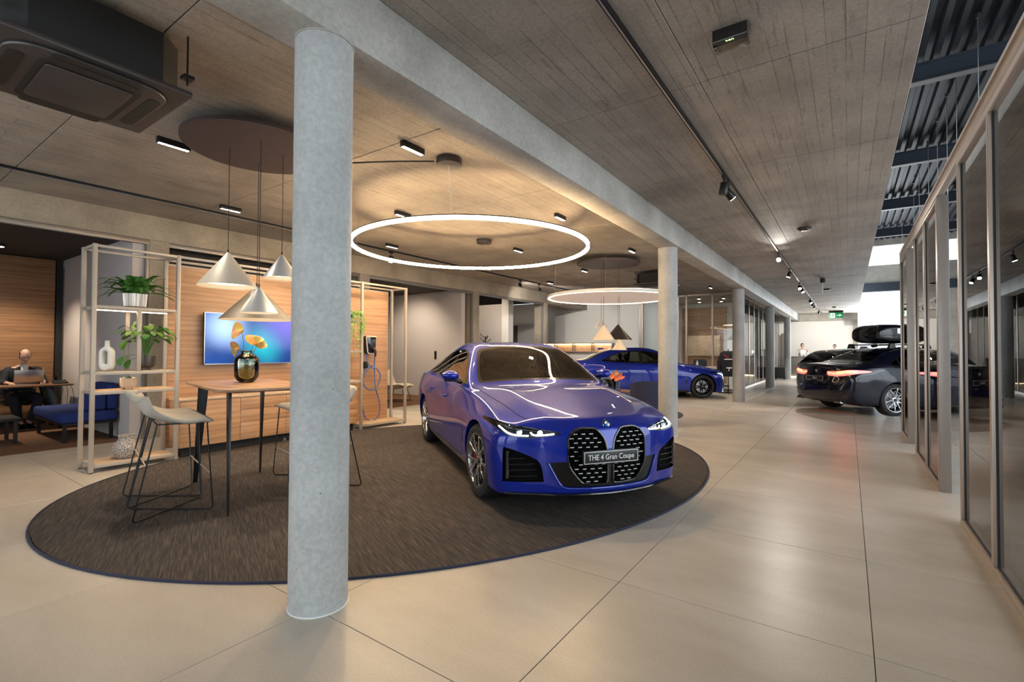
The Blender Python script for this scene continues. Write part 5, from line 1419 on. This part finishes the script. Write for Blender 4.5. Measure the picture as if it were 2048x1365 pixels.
# ================================================================== people
def skin(name, pts, edges, rad, mt, parent, root=0, sub=2):
    bm = bmesh.new(); L = bm.verts.layers.skin.verify(); vs_ = [bm.verts.new(p) for p in pts]
    for i,v in enumerate(vs_): v[L].radius = (rad[i],rad[i]) if not isinstance(rad[i],tuple) else rad[i]; v[L].use_root = (i == root)
    for a,b in edges: bm.edges.new((vs_[a],vs_[b]))
    me = bpy.data.meshes.new('tmp_skin'); bm.to_mesh(me); bm.free()
    ob = bpy.data.objects.new('tmp_skin', me); COL.objects.link(ob)
    ob.modifiers.new('k','SKIN').use_smooth_shade = True; sm = ob.modifiers.new('s','SUBSURF'); sm.levels = sub
    dg = bpy.context.evaluated_depsgraph_get(); dg.update(); out = bpy.data.meshes.new_from_object(ob.evaluated_get(dg)); bpy.data.objects.remove(ob)
    out.name = name; out.materials.clear(); out.materials.append(MT[mt])
    out.polygons.foreach_set('use_smooth',[True]*len(out.polygons))
    return link(name, out, parent)
def head(parent, c, tilt, turn, bald=True, hairm='hair_brown'):
    """head facing +x with brow, eyes, nose, mouth and ears; hair as its own part"""
    R_ = Matrix.Translation(Vector(c)) @ Matrix.Rotation(turn,4,'Z') @ Matrix.Rotation(tilt,4,'Y')
    def f(u, v):
        a = 2*PI*u; t = PI*v; z = -math.cos(t)*.118; r_ = math.sin(t)**.8
        x = .092*r_*math.cos(a); y = .073*r_*math.sin(a)
        if z < -.03: k = min(1,(-z-.03)/.085); x = x*(1-.18*k)+.012*k; y *= 1-.32*k
        if x > 0:
            x += .026*math.exp(-((y/.012)**2)-((z+.018)/.020)**2)           # nose
            x += .006*math.exp(-((abs(y)-.03)/.02)**2-((z-.028)/.010)**2)    # brow
            x -= .009*math.exp(-((abs(y)-.031)/.014)**2-((z-.006)/.011)**2)  # eye sockets
            x += .006*math.exp(-((y/.02)**2)-((z+.062)/.008)**2)             # lips
        return (x,y,z)
    m = MB().grid(f, 40, 32, True)
    for s_ in (-1,1): m.ball((-.008,s_*.076,-.006),(.018,.008,.030),10,8)
    h = m.xf(R_).build('head', MT['skin'], parent, angle=80)
    e = MB()
    for s_ in (-1,1): e.ball((.080,s_*.031,.006),(.008,.012,.007),8,6)
    e.xf(R_).build('eyes', MT['shirt_white'], h)
    e = MB()
    for s_ in (-1,1): e.ball((.0868,s_*.031,.006),(.003,.005,.005),8,6)
    e.xf(R_).build('irises', MT['hair_brown'], h)
    e = MB().box(.080,-.022,-.0645,.0865,.022,-.0600)
    e.xf(R_).build('mouth', MT['lips'], h)
    e = MB()
    for s_ in (-1,1): e.bar((.093,s_*.016,.027),(.083,s_*.046,.028),.006,.006)
    e.xf(R_).build('eyebrows', MT[hairm], h)
    if bald:
        hm = MB().grid(lambda u,v: tuple(1.035*Vector(f(.20+.60*u,.40+.30*v))), 24, 8)
    else:
        hm = MB().grid(lambda u,v: tuple(1.10*Vector(f(.14+.72*u,.40+.60*v))+Vector((-.006,0,.004))), 28, 14).grid(lambda u,v: tuple(1.09*Vector(f(u,.76+.24*v))), 28, 8, True)
    hm.xf(R_).build('hair', MT[hairm], h, angle=80)
plain('lips', (.42,.20,.17), .5)
def hand(pts, edges, rad, wrist_i, wrist, fwd, side_, up_, s=1.0):
    """palm and five curled fingers appended to a skin skeleton"""
    fwd, side_, up_ = Vector(fwd).normalized(), Vector(side_).normalized(), Vector(up_).normalized(); w = Vector(wrist)
    pi_ = len(pts); pts.append(tuple(w+fwd*.05*s)); rad.append((.034*s,.014*s)); edges.append((wrist_i,pi_))
    for k,(o_,L) in enumerate(((-.030,.062),(-.010,.074),(.010,.080),(.029,.070))):
        a = w+fwd*.085*s+side_*o_*s; b = a+fwd*L*.55*s-up_*.008; c = b+fwd*L*.42*s-up_*.022
        i = len(pts); pts += [tuple(a),tuple(b),tuple(c)]; rad += [.0085*s,.008*s,.0065*s]; edges += [(pi_,i),(i,i+1),(i+1,i+2)]
    a = w+fwd*.03*s+side_*.040*s; b = a+fwd*.035*s+side_*.018*s-up_*.006; i = len(pts); pts += [tuple(a),tuple(b),tuple(b+fwd*.028*s-up_*.006)]; rad += [.011*s,.009*s,.008*s]; edges += [(pi_,i),(i,i+1),(i+1,i+2)]
mn = thing('person', 'person in dark suit working on a laptop at the office desk', 'person', (-11.72,2.02,0))
pts = [(-.10,0,.52),(-.06,0,.72),(.00,0,.93),(.06,0,1.05),(.10,0,1.12)]; edges = [(0,1),(1,2),(2,3),(3,4)]; rad = [.12,.11,.12,.05,.05]
for s_ in (-1,1):
    i = len(pts); pts += [(.0,s_*.19,.98),(.10,s_*.26,.76),(.36,s_*(.20 if s_ > 0 else .24),.775)]; rad += [.05,.042,.030]; edges += [(2,i),(i,i+1),(i+1,i+2)]
    hand(pts, edges, rad, i+2, pts[i+2], (1,-s_*.25,0), (0,-s_,0), (0,0,1))
    i = len(pts); pts += [(-.06,s_*.10,.50),(.34,s_*.16,.52),(.22,s_*.06,.10),(.36,s_*.05,.05)]; rad += [.08,.055,.04,.035]; edges += [(0,i),(i,i+1),(i+1,i+2),(i+2,i+3)]
bd = skin('body', pts, edges, rad, 'skin', mn, 0)
head(mn, (.15,0,1.215), math.radians(30), 0)
pts = [(-.10,0,.50),(-.07,0,.70),(-.01,0,.92),(.03,0,1.00)]; edges = [(0,1),(1,2),(2,3)]; rad = [(.16,.135),(.155,.13),(.17,.13),(.10,.09)]
for s_ in (-1,1):
    i = len(pts); pts += [(-.005,s_*.185,.965),(.10,s_*.262,.76),(.33,s_*(.205 if s_ > 0 else .24),.775)]; rad += [.072,.058,.046]; edges += [(2,i),(i,i+1),(i+1,i+2)]
jk = skin('suit_jacket', pts, edges, rad, 'suit_navy', mn, 0)
MB().prism([(-.040,1.03),(.040,1.03),(.045,.97),(.02,.84),(-.02,.84),(-.045,.97)], .120, .142, 'x').build('shirt_front', MT['shirt_white'], mn, .01)
MB().lathe([(.058,1.03),(.062,1.055),(.055,1.068),(.052,1.04)], c=(.06,0,0), n=24, closed=True).build('shirt_collar', MT['shirt_white'], mn)
for s_ in (-1,1): MB().prism([(s_*.055,1.04),(s_*.105,1.02),(s_*.09,.88),(s_*.03,.80)], .140, .158, 'x').build('lapel', MT['suit_navy'], mn, .006)
MB().box(.145,-.115,.93,.162,-.065,.95).build('pocket_square', MT['shirt_white'], mn)
pts = [(-.10,0,.52)]; edges = []; rad = [.14]
for s_ in (-1,1):
    i = len(pts); pts += [(-.05,s_*.10,.50),(.34,s_*.165,.515),(.23,s_*.065,.10)]; rad += [.105,.078,.058]; edges += [(0,i),(i,i+1),(i+1,i+2)]
skin('trousers', pts, edges, rad, 'suit_navy', mn, 0)
for s_ in (-1,1): MB().prism([(.18,0),(.46,0),(.475,.03),(.40,.06),(.28,.10),(.18,.10)], s_*.06-.045, s_*.06+.045, 'y').build('shoe', MT['black_gloss'], mn, .02)
def standing(x, y, ang, lab, hairm='hair_brown', sc=1.0):
    t = thing('person', lab, 'person', (x,y,0), ang); t.scale = (sc,sc,sc)
    pts = [(0,0,.95),(0,0,1.15),(0,0,1.38),(.01,0,1.50),(.02,0,1.57)]; edges = [(0,1),(1,2),(2,3),(3,4)]; rad = [.12,.10,.12,.05,.05]
    for s_ in (-1,1):
        i = len(pts); pts += [(0,s_*.19,1.42),(-.02,s_*.25,1.14),(.16,s_*.22,1.0)]; rad += [.05,.04,.03]; edges += [(2,i),(i,i+1),(i+1,i+2)]
        hand(pts, edges, rad, i+2, pts[i+2], (1,0,-.4), (0,-s_,0), (0,0,1))
        i = len(pts); pts += [(0,s_*.10,.88),(.01,s_*.11,.48),(-.02,s_*.11,.08),(.10,s_*.12,.04)]; rad += [.085,.06,.042,.035]; edges += [(0,i),(i,i+1),(i+1,i+2),(i+2,i+3)]
    skin('body', pts, edges, rad, 'skin', t, 0)
    head(t, (.035,0,1.665), math.radians(12), 0, False, hairm)
    pts = [(0,0,.93),(0,0,1.15),(0,0,1.38),(.0,0,1.45)]; edges = [(0,1),(1,2),(2,3)]; rad = [(.155,.12),(.14,.11),(.165,.12),(.09,.07)]
    for s_ in (-1,1):
        i = len(pts); pts += [(0,s_*.19,1.405),(-.02,s_*.255,1.14),(.12,s_*.225,1.03)]; rad += [.065,.05,.042]; edges += [(2,i),(i,i+1),(i+1,i+2)]
    skin('shirt', pts, edges, rad, 'shirt_white', t, 0)
    pts = [(0,0,.93)]; edges = []; rad = [.14]
    for s_ in (-1,1):
        i = len(pts); pts += [(0,s_*.10,.86),(.01,s_*.115,.48),(-.01,s_*.115,.06)]; rad += [.105,.078,.062]; edges += [(0,i),(i,i+1),(i+1,i+2)]
    skin('trousers', pts, edges, rad, 'suit_navy', t, 0)
standing(-2.03,30.1,math.radians(-80),'person in white shirt standing behind the far reception counter')
standing(-.56,30.1,math.radians(-120),'person at the far wall, mostly hidden behind the estate car',sc=.97)
# ================================================================== left office
dk = thing('office_desk', 'walnut office desk with slanted black legs in the left office', 'desk', (-11.22,1.55,0))
MB().prism([(-.42,-1.0),(.30,-1.0),(.30,.93),(.25,.98),(-.37,.98),(-.42,.93)], .715, .742).build('desktop', MT['walnut'], dk, .004)
for y in (-.85,.66):
    for s_ in (-1,1):
        a = Vector((s_*.16,y,.715)); b = Vector((s_*.30,y+.18,.0)); MB().bar(a,b,.05,.10).build('leg', MT['black_metal'], dk, .004)
    MB().box(-.22,y-.03,.69,.22,y+.03,.715).build('leg_beam', MT['black_metal'], dk)
for k in range(3):
    y = .80+.06*k; MB().tube(spline([(.27,y,.735),(.33,y+.02,.66),(.28-.05*k,y+.04*k,.45),(.30,y+.02,.20),(.24,y,.02)],6), .004, 6).build('cable', MT['black_matte'], dk)
lp = thing('laptop', 'open silver laptop with its lid towards the camera', 'laptop', (-11.28,2.02,.743))
MB().prism(rrect(-.24,-.18,.0,.18,.01), 0, .015).build('base', MT['silver'], lp, .002)
MB().add([(.0,-.18,.012),(.0,.18,.012),(.055,.18,.245),(.055,-.18,.245),(.008,-.18,.010),(.008,.18,.010),(.063,.18,.243),(.063,-.18,.243)],[(0,1,2,3),(7,6,5,4),(0,4,5,1),(1,5,6,2),(2,6,7,3),(3,7,4,0)]).build('lid', MT['silver'], lp, .002)
MB().add([(.0445,-.025,.165),(.0445,.025,.165),(.0475,.022,.178),(.0475,-.022,.178)],[(0,1,2,3)]).build('lid_emblem', MT['black_matte'], lp)
ph = thing('desk_phone', 'black desk phone at the right end of the office desk', 'phone', (-11.20,2.40,.743))
MB().prism([(-.09,.0),(.08,.0),(.08,.02),(-.09,.06)], -.09, .09, 'y').build('base', MT['black_matte'], ph, .004); MB().bar((-.05,-.055,.06),(.0,-.055,.17),.045,.03).build('handset', MT['black_gloss'], ph, .01)
oc = thing('office_chair', 'dark office chair under the person at the desk', 'office chair', (-11.86,2.02,0))
MB().prism(rrect(-.25,-.24,.25,.24,.08), .40,.455).build('seat', MT['black_matte'], oc, .02); MB().prism(rrect(-.22,.52,.22,.98,.08), -.29, -.25, 'x').build('backrest', MT['black_matte'], oc, .015)
MB().cyl((0,0,.10),(0,0,.40),.03,n=14).build('gas_lift', MT['black_metal'], oc); MB().bar((-.12,0,.42),(-.27,0,.60),.06,.02).build('back_arm', MT['black_metal'], oc)
for k in range(5):
    a = 2*PI*k/5+.3; MB().bar((0,0,.10),(.30*math.cos(a),.30*math.sin(a),.075),.04,.03).build('base_arm', MT['black_metal'], oc); MB().cyl((.30*math.cos(a)-.012,.30*math.sin(a),.03),(.30*math.cos(a)+.012,.30*math.sin(a),.03),.03,n=12).build('castor', MT['rubber'], oc)
so = thing('sofa', 'royal blue lounge bench with a corner backrest beside the lilac wall', 'sofa', (-9.86,2.28,0))
MB().prism(rrect(-.78,-.32,.78,.33,.05), .28, .43).build('seat', MT['sofa_blue'], so, .035, 3)
MB().prism([(.10,.20),(.76,.20),(.76,.33),(.10,.33)], .44, .83).build('backrest', MT['sofa_blue'], so, .035, 3)
MB().prism([(.66,-.10),(.77,-.10),(.77,.19),(.66,.19)], .44, .70).build('armrest', MT['sofa_blue'], so, .035, 3)
MB().box(-.76,-.30,.245,.76,.31,.278).build('base_frame', MT['black_metal'], so)
for x in (-.70,.70):
    for y in (-.26,.27): MB().box(x-.02,y-.02,.002,x+.02,y+.02,.245).build('leg', MT['black_metal'], so)
be = thing('side_bench', 'dark low bench at the left edge of the picture', 'bench', (-9.95,1.15,0))
MB().prism(rrect(-.32,-.52,.32,.52,.02), .32,.36).build('top', MT['black_matte'], be, .004)
for x in (-.28,.28):
    for y in (-.46,.46): MB().box(x-.02,y-.02,.002,x+.02,y+.02,.32).build('leg', MT['black_metal'], be)
ol = thing('office_ceiling_lamp', 'round black downlight in the dark left office ceiling', 'downlight', (-11.1,1.6,3.02))
MB().cyl((0,0,-.05),(0,0,0),.09,n=24).build('housing', MT['black_matte'], ol); MB().cyl((0,0,-.054),(0,0,-.05),.07,n=24).build('lens', MT['lamp_face_small'], ol)
spot(ol, (0,0,-.07), (-.35,.35,-2.2), 150, 95, .7, WARM, .07)
for k,(x,y,tg,pw,lb) in enumerate(((-10.2,8.6,(-.3,1.4,-1.9),130,'round black downlight above the cream lounge chair'),(-10.3,12.4,(-.6,1.6,-1.6),90,'round black downlight in the office beyond the coupe'),(-10.6,5.0,(0,.8,-2),60,'round black downlight in the office behind the media panel'))):
    q = thing('office_ceiling_lamp', lb, 'downlight', (x,y,3.02 if y < 10.3 else 3.38), 0, 'office downlights')
    MB().cyl((0,0,-.05),(0,0,0),.09,n=24).build('housing', MT['black_matte'], q); MB().cyl((0,0,-.054),(0,0,-.05),.07,n=24).build('lens', MT['lamp_face_small'], q)
    spot(q, (0,0,-.07), tg, pw, 110, .8, WARM, .07)
# ---- third office: lounge chair, switch, coat stand
lc = thing('lounge_chair', 'cream lounge chair on black rod legs on the orange carpet', 'chair', (-9.75,8.75,0), math.radians(-60))
def lcf(u, v):
    s_ = 2*u-1; q = v
    if q < .5: y = .28-.52*(q/.5); z = .40-.06*math.sin(PI*q)+.0
    else: y = -.24-.14*((q-.5)/.5); z = .34+.42*((q-.5)/.5)
    return (s_*(.34-.06*max(0,q-.6)), y+.06*abs(s_)**3, z+.10*abs(s_)**3*(1 if q > .2 else q/.2))
b = MB().grid(lcf, 15, 18); n0 = len(b.v); b.v += [(x,y,z-.035) for x,y,z in b.v]; b.f += [tuple(i+n0 for i in q)[::-1] for q in b.f]
b.build('shell', MT['cream_fabric'], lc)
for sx in (-1,1):
    for sy in (-1,1): MB().cyl((sx*.20,sy*.18,.33),(sx*.27,sy*.26,.0),.009,n=8).build('leg', MT['black_metal'], lc)
MB().tube([(-.27,.26,.012),(.27,.26,.012),(.27,-.26,.012),(-.27,-.26,.012)],.008,6,True).build('floor_ring', MT['black_metal'], lc)
ls = thing('light_switch', 'black light switch plate on the pink grey office wall', 'switch', (-9.76,10.155,1.20)); MB().box(-.04,-.008,-.12,.04,.003,.12).build('plate', MT['black_matte'], ls, .002)
MB().box(-.03,-.012,-.10,.03,-.008,-.01).build('rocker', MT['black_gloss'], ls); MB().box(-.03,-.012,.01,.03,-.008,.10).build('rocker', MT['black_gloss'], ls)
cs = thing('coat_stand', 'black branching coat stand beyond the coupe roof', 'coat stand', (-9.85,12.6,0))
MB().cyl((0,0,0),(0,0,1.80),.018,n=12).build('pole', MT['black_metal'], cs); MB().cyl((0,0,.002),(0,0,.02),.20,n=30).build('base', MT['black_metal'], cs)
for k in range(8):
    a = PI*k*.75+.3; z = 1.48+.04*k; MB().tube([(0,0,z),(.10*math.cos(a),.10*math.sin(a),z+.04),(.19*math.cos(a),.19*math.sin(a),z+.12)],.011,6).build('branch', MT['black_metal'], cs)
# ---- lounge under the disc lamp
def armchair(x, y, ang, lab):
    t = thing('lounge_armchair', lab, 'armchair', (x,y,.010), ang, 'navy felt armchairs')
    def f(u, v):
        a = math.radians(-125+250*u); r_ = .36; zt = .80-.22*abs(2*u-1)**3; 
        return (-r_*math.cos(a)*1.0+.05, r_*math.sin(a), .14+(zt-.14)*v)
    b = MB().grid(f, 40, 6); n0 = len(b.v); b.v += [(x_*.93+.004,y_*.93,z_) for x_,y_,z_ in b.v]; b.f += [tuple(i+n0 for i in q)[::-1] for q in b.f]
    k = [i*6+5 for i in range(40)]; b.f += [(k[i],k[i+1],k[i+1]+n0,k[i]+n0) for i in range(39)]
    b.build('shell', MT['felt_navy'], t); MB().prism(rrect(-.30,-.32,.36,.32,.12), .28, .44).build('seat', MT['felt_navy'], t, .04, 3)
    for sx in (-.22,.26):
        for sy in (-.22,.22): MB().cyl((sx,sy,0),(sx*.9,sy*.9,.28),.012,n=8).build('leg', MT['black_metal'], t)
armchair(-3.02,8.85,math.radians(130),'navy felt armchair seen from behind beside the second column')
armchair(-5.15,10.55,math.radians(-20),'navy felt armchair behind the coupe door mirror')
ctb = thing('coffee_table', 'round dark coffee table carrying the orange flowers', 'table', (-4.03,9.72,.010))
MB().cyl((0,0,.48),(0,0,.505),.34,n=40).build('top', MT['walnut'], ctb, .004); MB().cyl((0,0,.02),(0,0,.48),.025,n=12).build('stem', MT['black_metal'], ctb); MB().cyl((0,0,0),(0,0,.02),.22,n=32).build('base', MT['black_metal'], ctb)
v2 = thing('flower_vase', 'clear glass vase with orange anthuriums in the far lounge', 'vase', (-4.03,9.72,.516))
MB().lathe([(0,.004),(.05,0),(.055,.02),(.05,.20),(.046,.20),(.050,.02),(0,.01)], n=28).build('glass', MT['pane_glass'], v2)
for b_,tp,fc,sz,cl in (((.01,0,.02),(-.08,-.03,.30),(.2,-.9,.5),.09,'petal_orange'),((-.02,.01,.02),(.08,.03,.29),(.6,-.7,.5),.09,'petal_orange'),((.02,.02,.02),(.0,0,.36),(.3,-.8,.6),.085,'petal_green'),((0,-.02,.02),(.02,-.05,.26),(.3,-.9,.3),.08,'petal_orange')): flower(v2,b_,tp,fc,sz,cl)
# ---- far wall lit shelf and glass office contents
fs_ = thing('lit_wall_shelf', 'long oak wall shelf with warm light on the far white wall', 'shelf', (-9.5,17.69,1.30))
MB().box(-2.2,-.30,.32,2.05,0,.36).build('top_board', MT['light_oak'], fs_); MB().box(-2.2,-.30,.0,2.05,0,.03).build('bottom_board', MT['light_oak'], fs_); MB().box(-2.2,-.02,.03,2.05,0,.32).build('back_board', MT['light_oak'], fs_)
for k in range(6): MB().box(-2.2+.845*k,-.29,.03,-2.17+.845*k,-.02,.32).build('divider', MT['bronze_dark'], fs_)
MB().box(-2.15,-.06,.305,2.0,-.03,.318).build('led_strip', MT['warm_strip'], fs_)
cab = thing('low_cabinet', 'long grey low cabinet under the lit wall shelf', 'cabinet', (-9.5,17.45,0)); MB().box(-2.2,-.25,.05,2.05,.24,.95).build('body', MT['plaster_lilac'], cab, .004)
for k in range(5): MB().box(-2.19+.845*k,-.268,.06,-2.19+.845*k+.835,-.252,.94).build('door', MT['plaster_lilac'], cab, .002)
od = thing('meeting_table', 'oak meeting table inside the glass office', 'table', (-4.75,19.3,0)); MB().prism(rrect(-.9,-.45,.9,.45,.03), .72,.75).build('top', MT['light_oak'], od, .003)
for sx in (-.8,.8):
    for sy in (-.38,.38): MB().bar((sx,sy,.72),(sx,sy,0),.05,.05).build('leg', MT['black_metal'], od)
bo = thing('bottle', 'small white bottle on the glass office table', 'bottle', (-4.72,19.1,.751)); MB().lathe([(0,0),(.04,0),(.042,.16),(.018,.20),(.016,.25),(0,.25)], n=20).build('body', MT['white_plastic'], bo)
for k,(x,y,a,lab) in enumerate(((-4.95,20.2,-90,'black office chair behind the table, left one in the glass office'),(-4.05,20.1,-100,'black office chair behind the table, right one in the glass office'))):
    t = thing('meeting_chair', lab, 'office chair', (x,y,0), math.radians(a), 'glass office chairs')
    MB().prism(rrect(-.24,-.25,.24,.25,.07), .42,.48).build('seat', MT['black_matte'], t, .02); MB().prism(rrect(-.26,.52,.26,1.02,.10), -.30,-.25,'x').build('backrest', MT['black_matte'], t, .015)
    MB().cyl((0,0,.03),(0,0,.42),.03,n=12).build('column', MT['black_metal'], t); MB().cyl((0,0,.002),(0,0,.03),.26,n=24).build('base', MT['black_metal'], t); MB().bar((-.15,0,.44),(-.28,0,.60),.05,.02).build('back_arm', MT['black_metal'], t)
gc = thing('shell_chair', 'grey ribbed shell chair in front of the glass office', 'chair', (-3.62,17.1,0), math.radians(-150))
b = MB().grid(lambda u,v: (-.30*math.cos(math.radians(-110+220*u))*(.75+.25*v)-.0, .34*math.sin(math.radians(-110+220*u))*(.75+.25*v), .42+.42*v), 24, 5); b.build('shell', MT['plaster_lilac'], gc)
for k in range(7):
    a = math.radians(-95+190*k/6); MB().tube([(-.305*math.cos(a)*.76,.345*math.sin(a)*.76,.43),(-.305*math.cos(a),.345*math.sin(a),.84)],.008,6).build('rib', MT['shelf_beige'], gc)
MB().cyl((0,0,.40),(0,0,.45),.27,n=28).build('seat', MT['plaster_lilac'], gc, .015)
for k in range(4):
    a = PI/4+PI/2*k; MB().cyl((.12*math.cos(a),.12*math.sin(a),.40),(.25*math.cos(a),.25*math.sin(a),0),.011,n=8).build('leg', MT['black_metal'], gc)
jr = thing('jacket_rack', 'navy racing jackets on a rack beside the third column', 'clothing', (-3.18,16.75,0), math.radians(15))
MB().cyl((0,0,0),(0,0,1.42),.015,n=10).cyl((-.3,0,.015),(.3,0,.015),.015,n=8).cyl((0,-.3,.015),(0,.3,.015),.015,n=8).build('stand', MT['black_metal'], jr)
b = MB().grid(lambda u,v: ((.24+.03*math.sin(6*v))*(1 if v > .12 else .55+3.7*v)*math.cos(2*PI*u)*(1.0), .10*math.sin(2*PI*u)*(1 if v > .1 else .5+5*v), 1.36-.82*v), 28, 12, True); b.build('jacket', MT['suit_navy'], jr)
for s_ in (-1,1): MB().tube([(s_*.17,0,1.30),(s_*.27,.02,1.0),(s_*.28,.05,.55)],[.06,.06,.05],10).build('sleeve', MT['suit_navy'], jr)
MB().box(-.12,-.112,1.08,.12,-.100,1.11).build('white_stripe', MT['plate_white'], jr); MB().box(-.06,-.112,.80,.10,-.104,.84).box(.0,-.112,.72,.03,-.104,.80).build('chest_mark', MT['plate_white'], jr); MB().bar((-.14,-.105,1.24),(.0,-.112,1.14),.01,.03).build('red_stripe', MT['caliper_red'], jr)
sc_ = thing('trolley_case', 'black trolley case standing beside the farthest columns', 'suitcase', (-2.72,26.6,0))
MB().prism(rrect(-.24,-.17,.24,.17,.04), .05,.58).build('shell', MT['black_matte'], sc_, .02); MB().tube([(-.12,.14,.58),(-.12,.14,.66),(.12,.14,.66),(.12,.14,.58)],.01,8).build('handle', MT['black_metal'], sc_)
for sx in (-.18,.18):
    for sy in (-.12,.12): MB().cyl((sx-.015,sy,.028),(sx+.015,sy,.028),.028,n=12).build('wheel', MT['rubber'], sc_)
rcn = thing('reception_counter', 'brown grey reception counter at the far white wall', 'counter', (-1.2,29.4,0))
MB().box(-1.45,-.28,.10,1.5,.28,1.06).build('body', MT['bronze_dark'], rcn, .004); MB().box(-1.48,-.31,1.06,1.53,.31,1.10).build('top', MT['bronze_dark'], rcn); MB().box(-1.40,-.285,.03,1.45,-.25,.06).build('led_strip', MT['warm_strip'], rcn); MB().box(-1.38,-.24,.0,1.42,.26,.10).build('plinth', MT['black_matte'], rcn)
tl_ = thing('table_lamp', 'small glowing table lamp on the reception counter', 'table lamp', (-1.92,29.3,1.10)); MB().cyl((0,0,0),(0,0,.03),.06,n=20).cyl((0,0,.03),(0,0,.16),.012,n=8).build('base', MT['black_metal'], tl_); MB().lathe([(.09,.16),(.07,.30),(.068,.30),(.088,.16)], n=24, closed=True).build('lamp_shade', MT['warm_inner'], tl_)
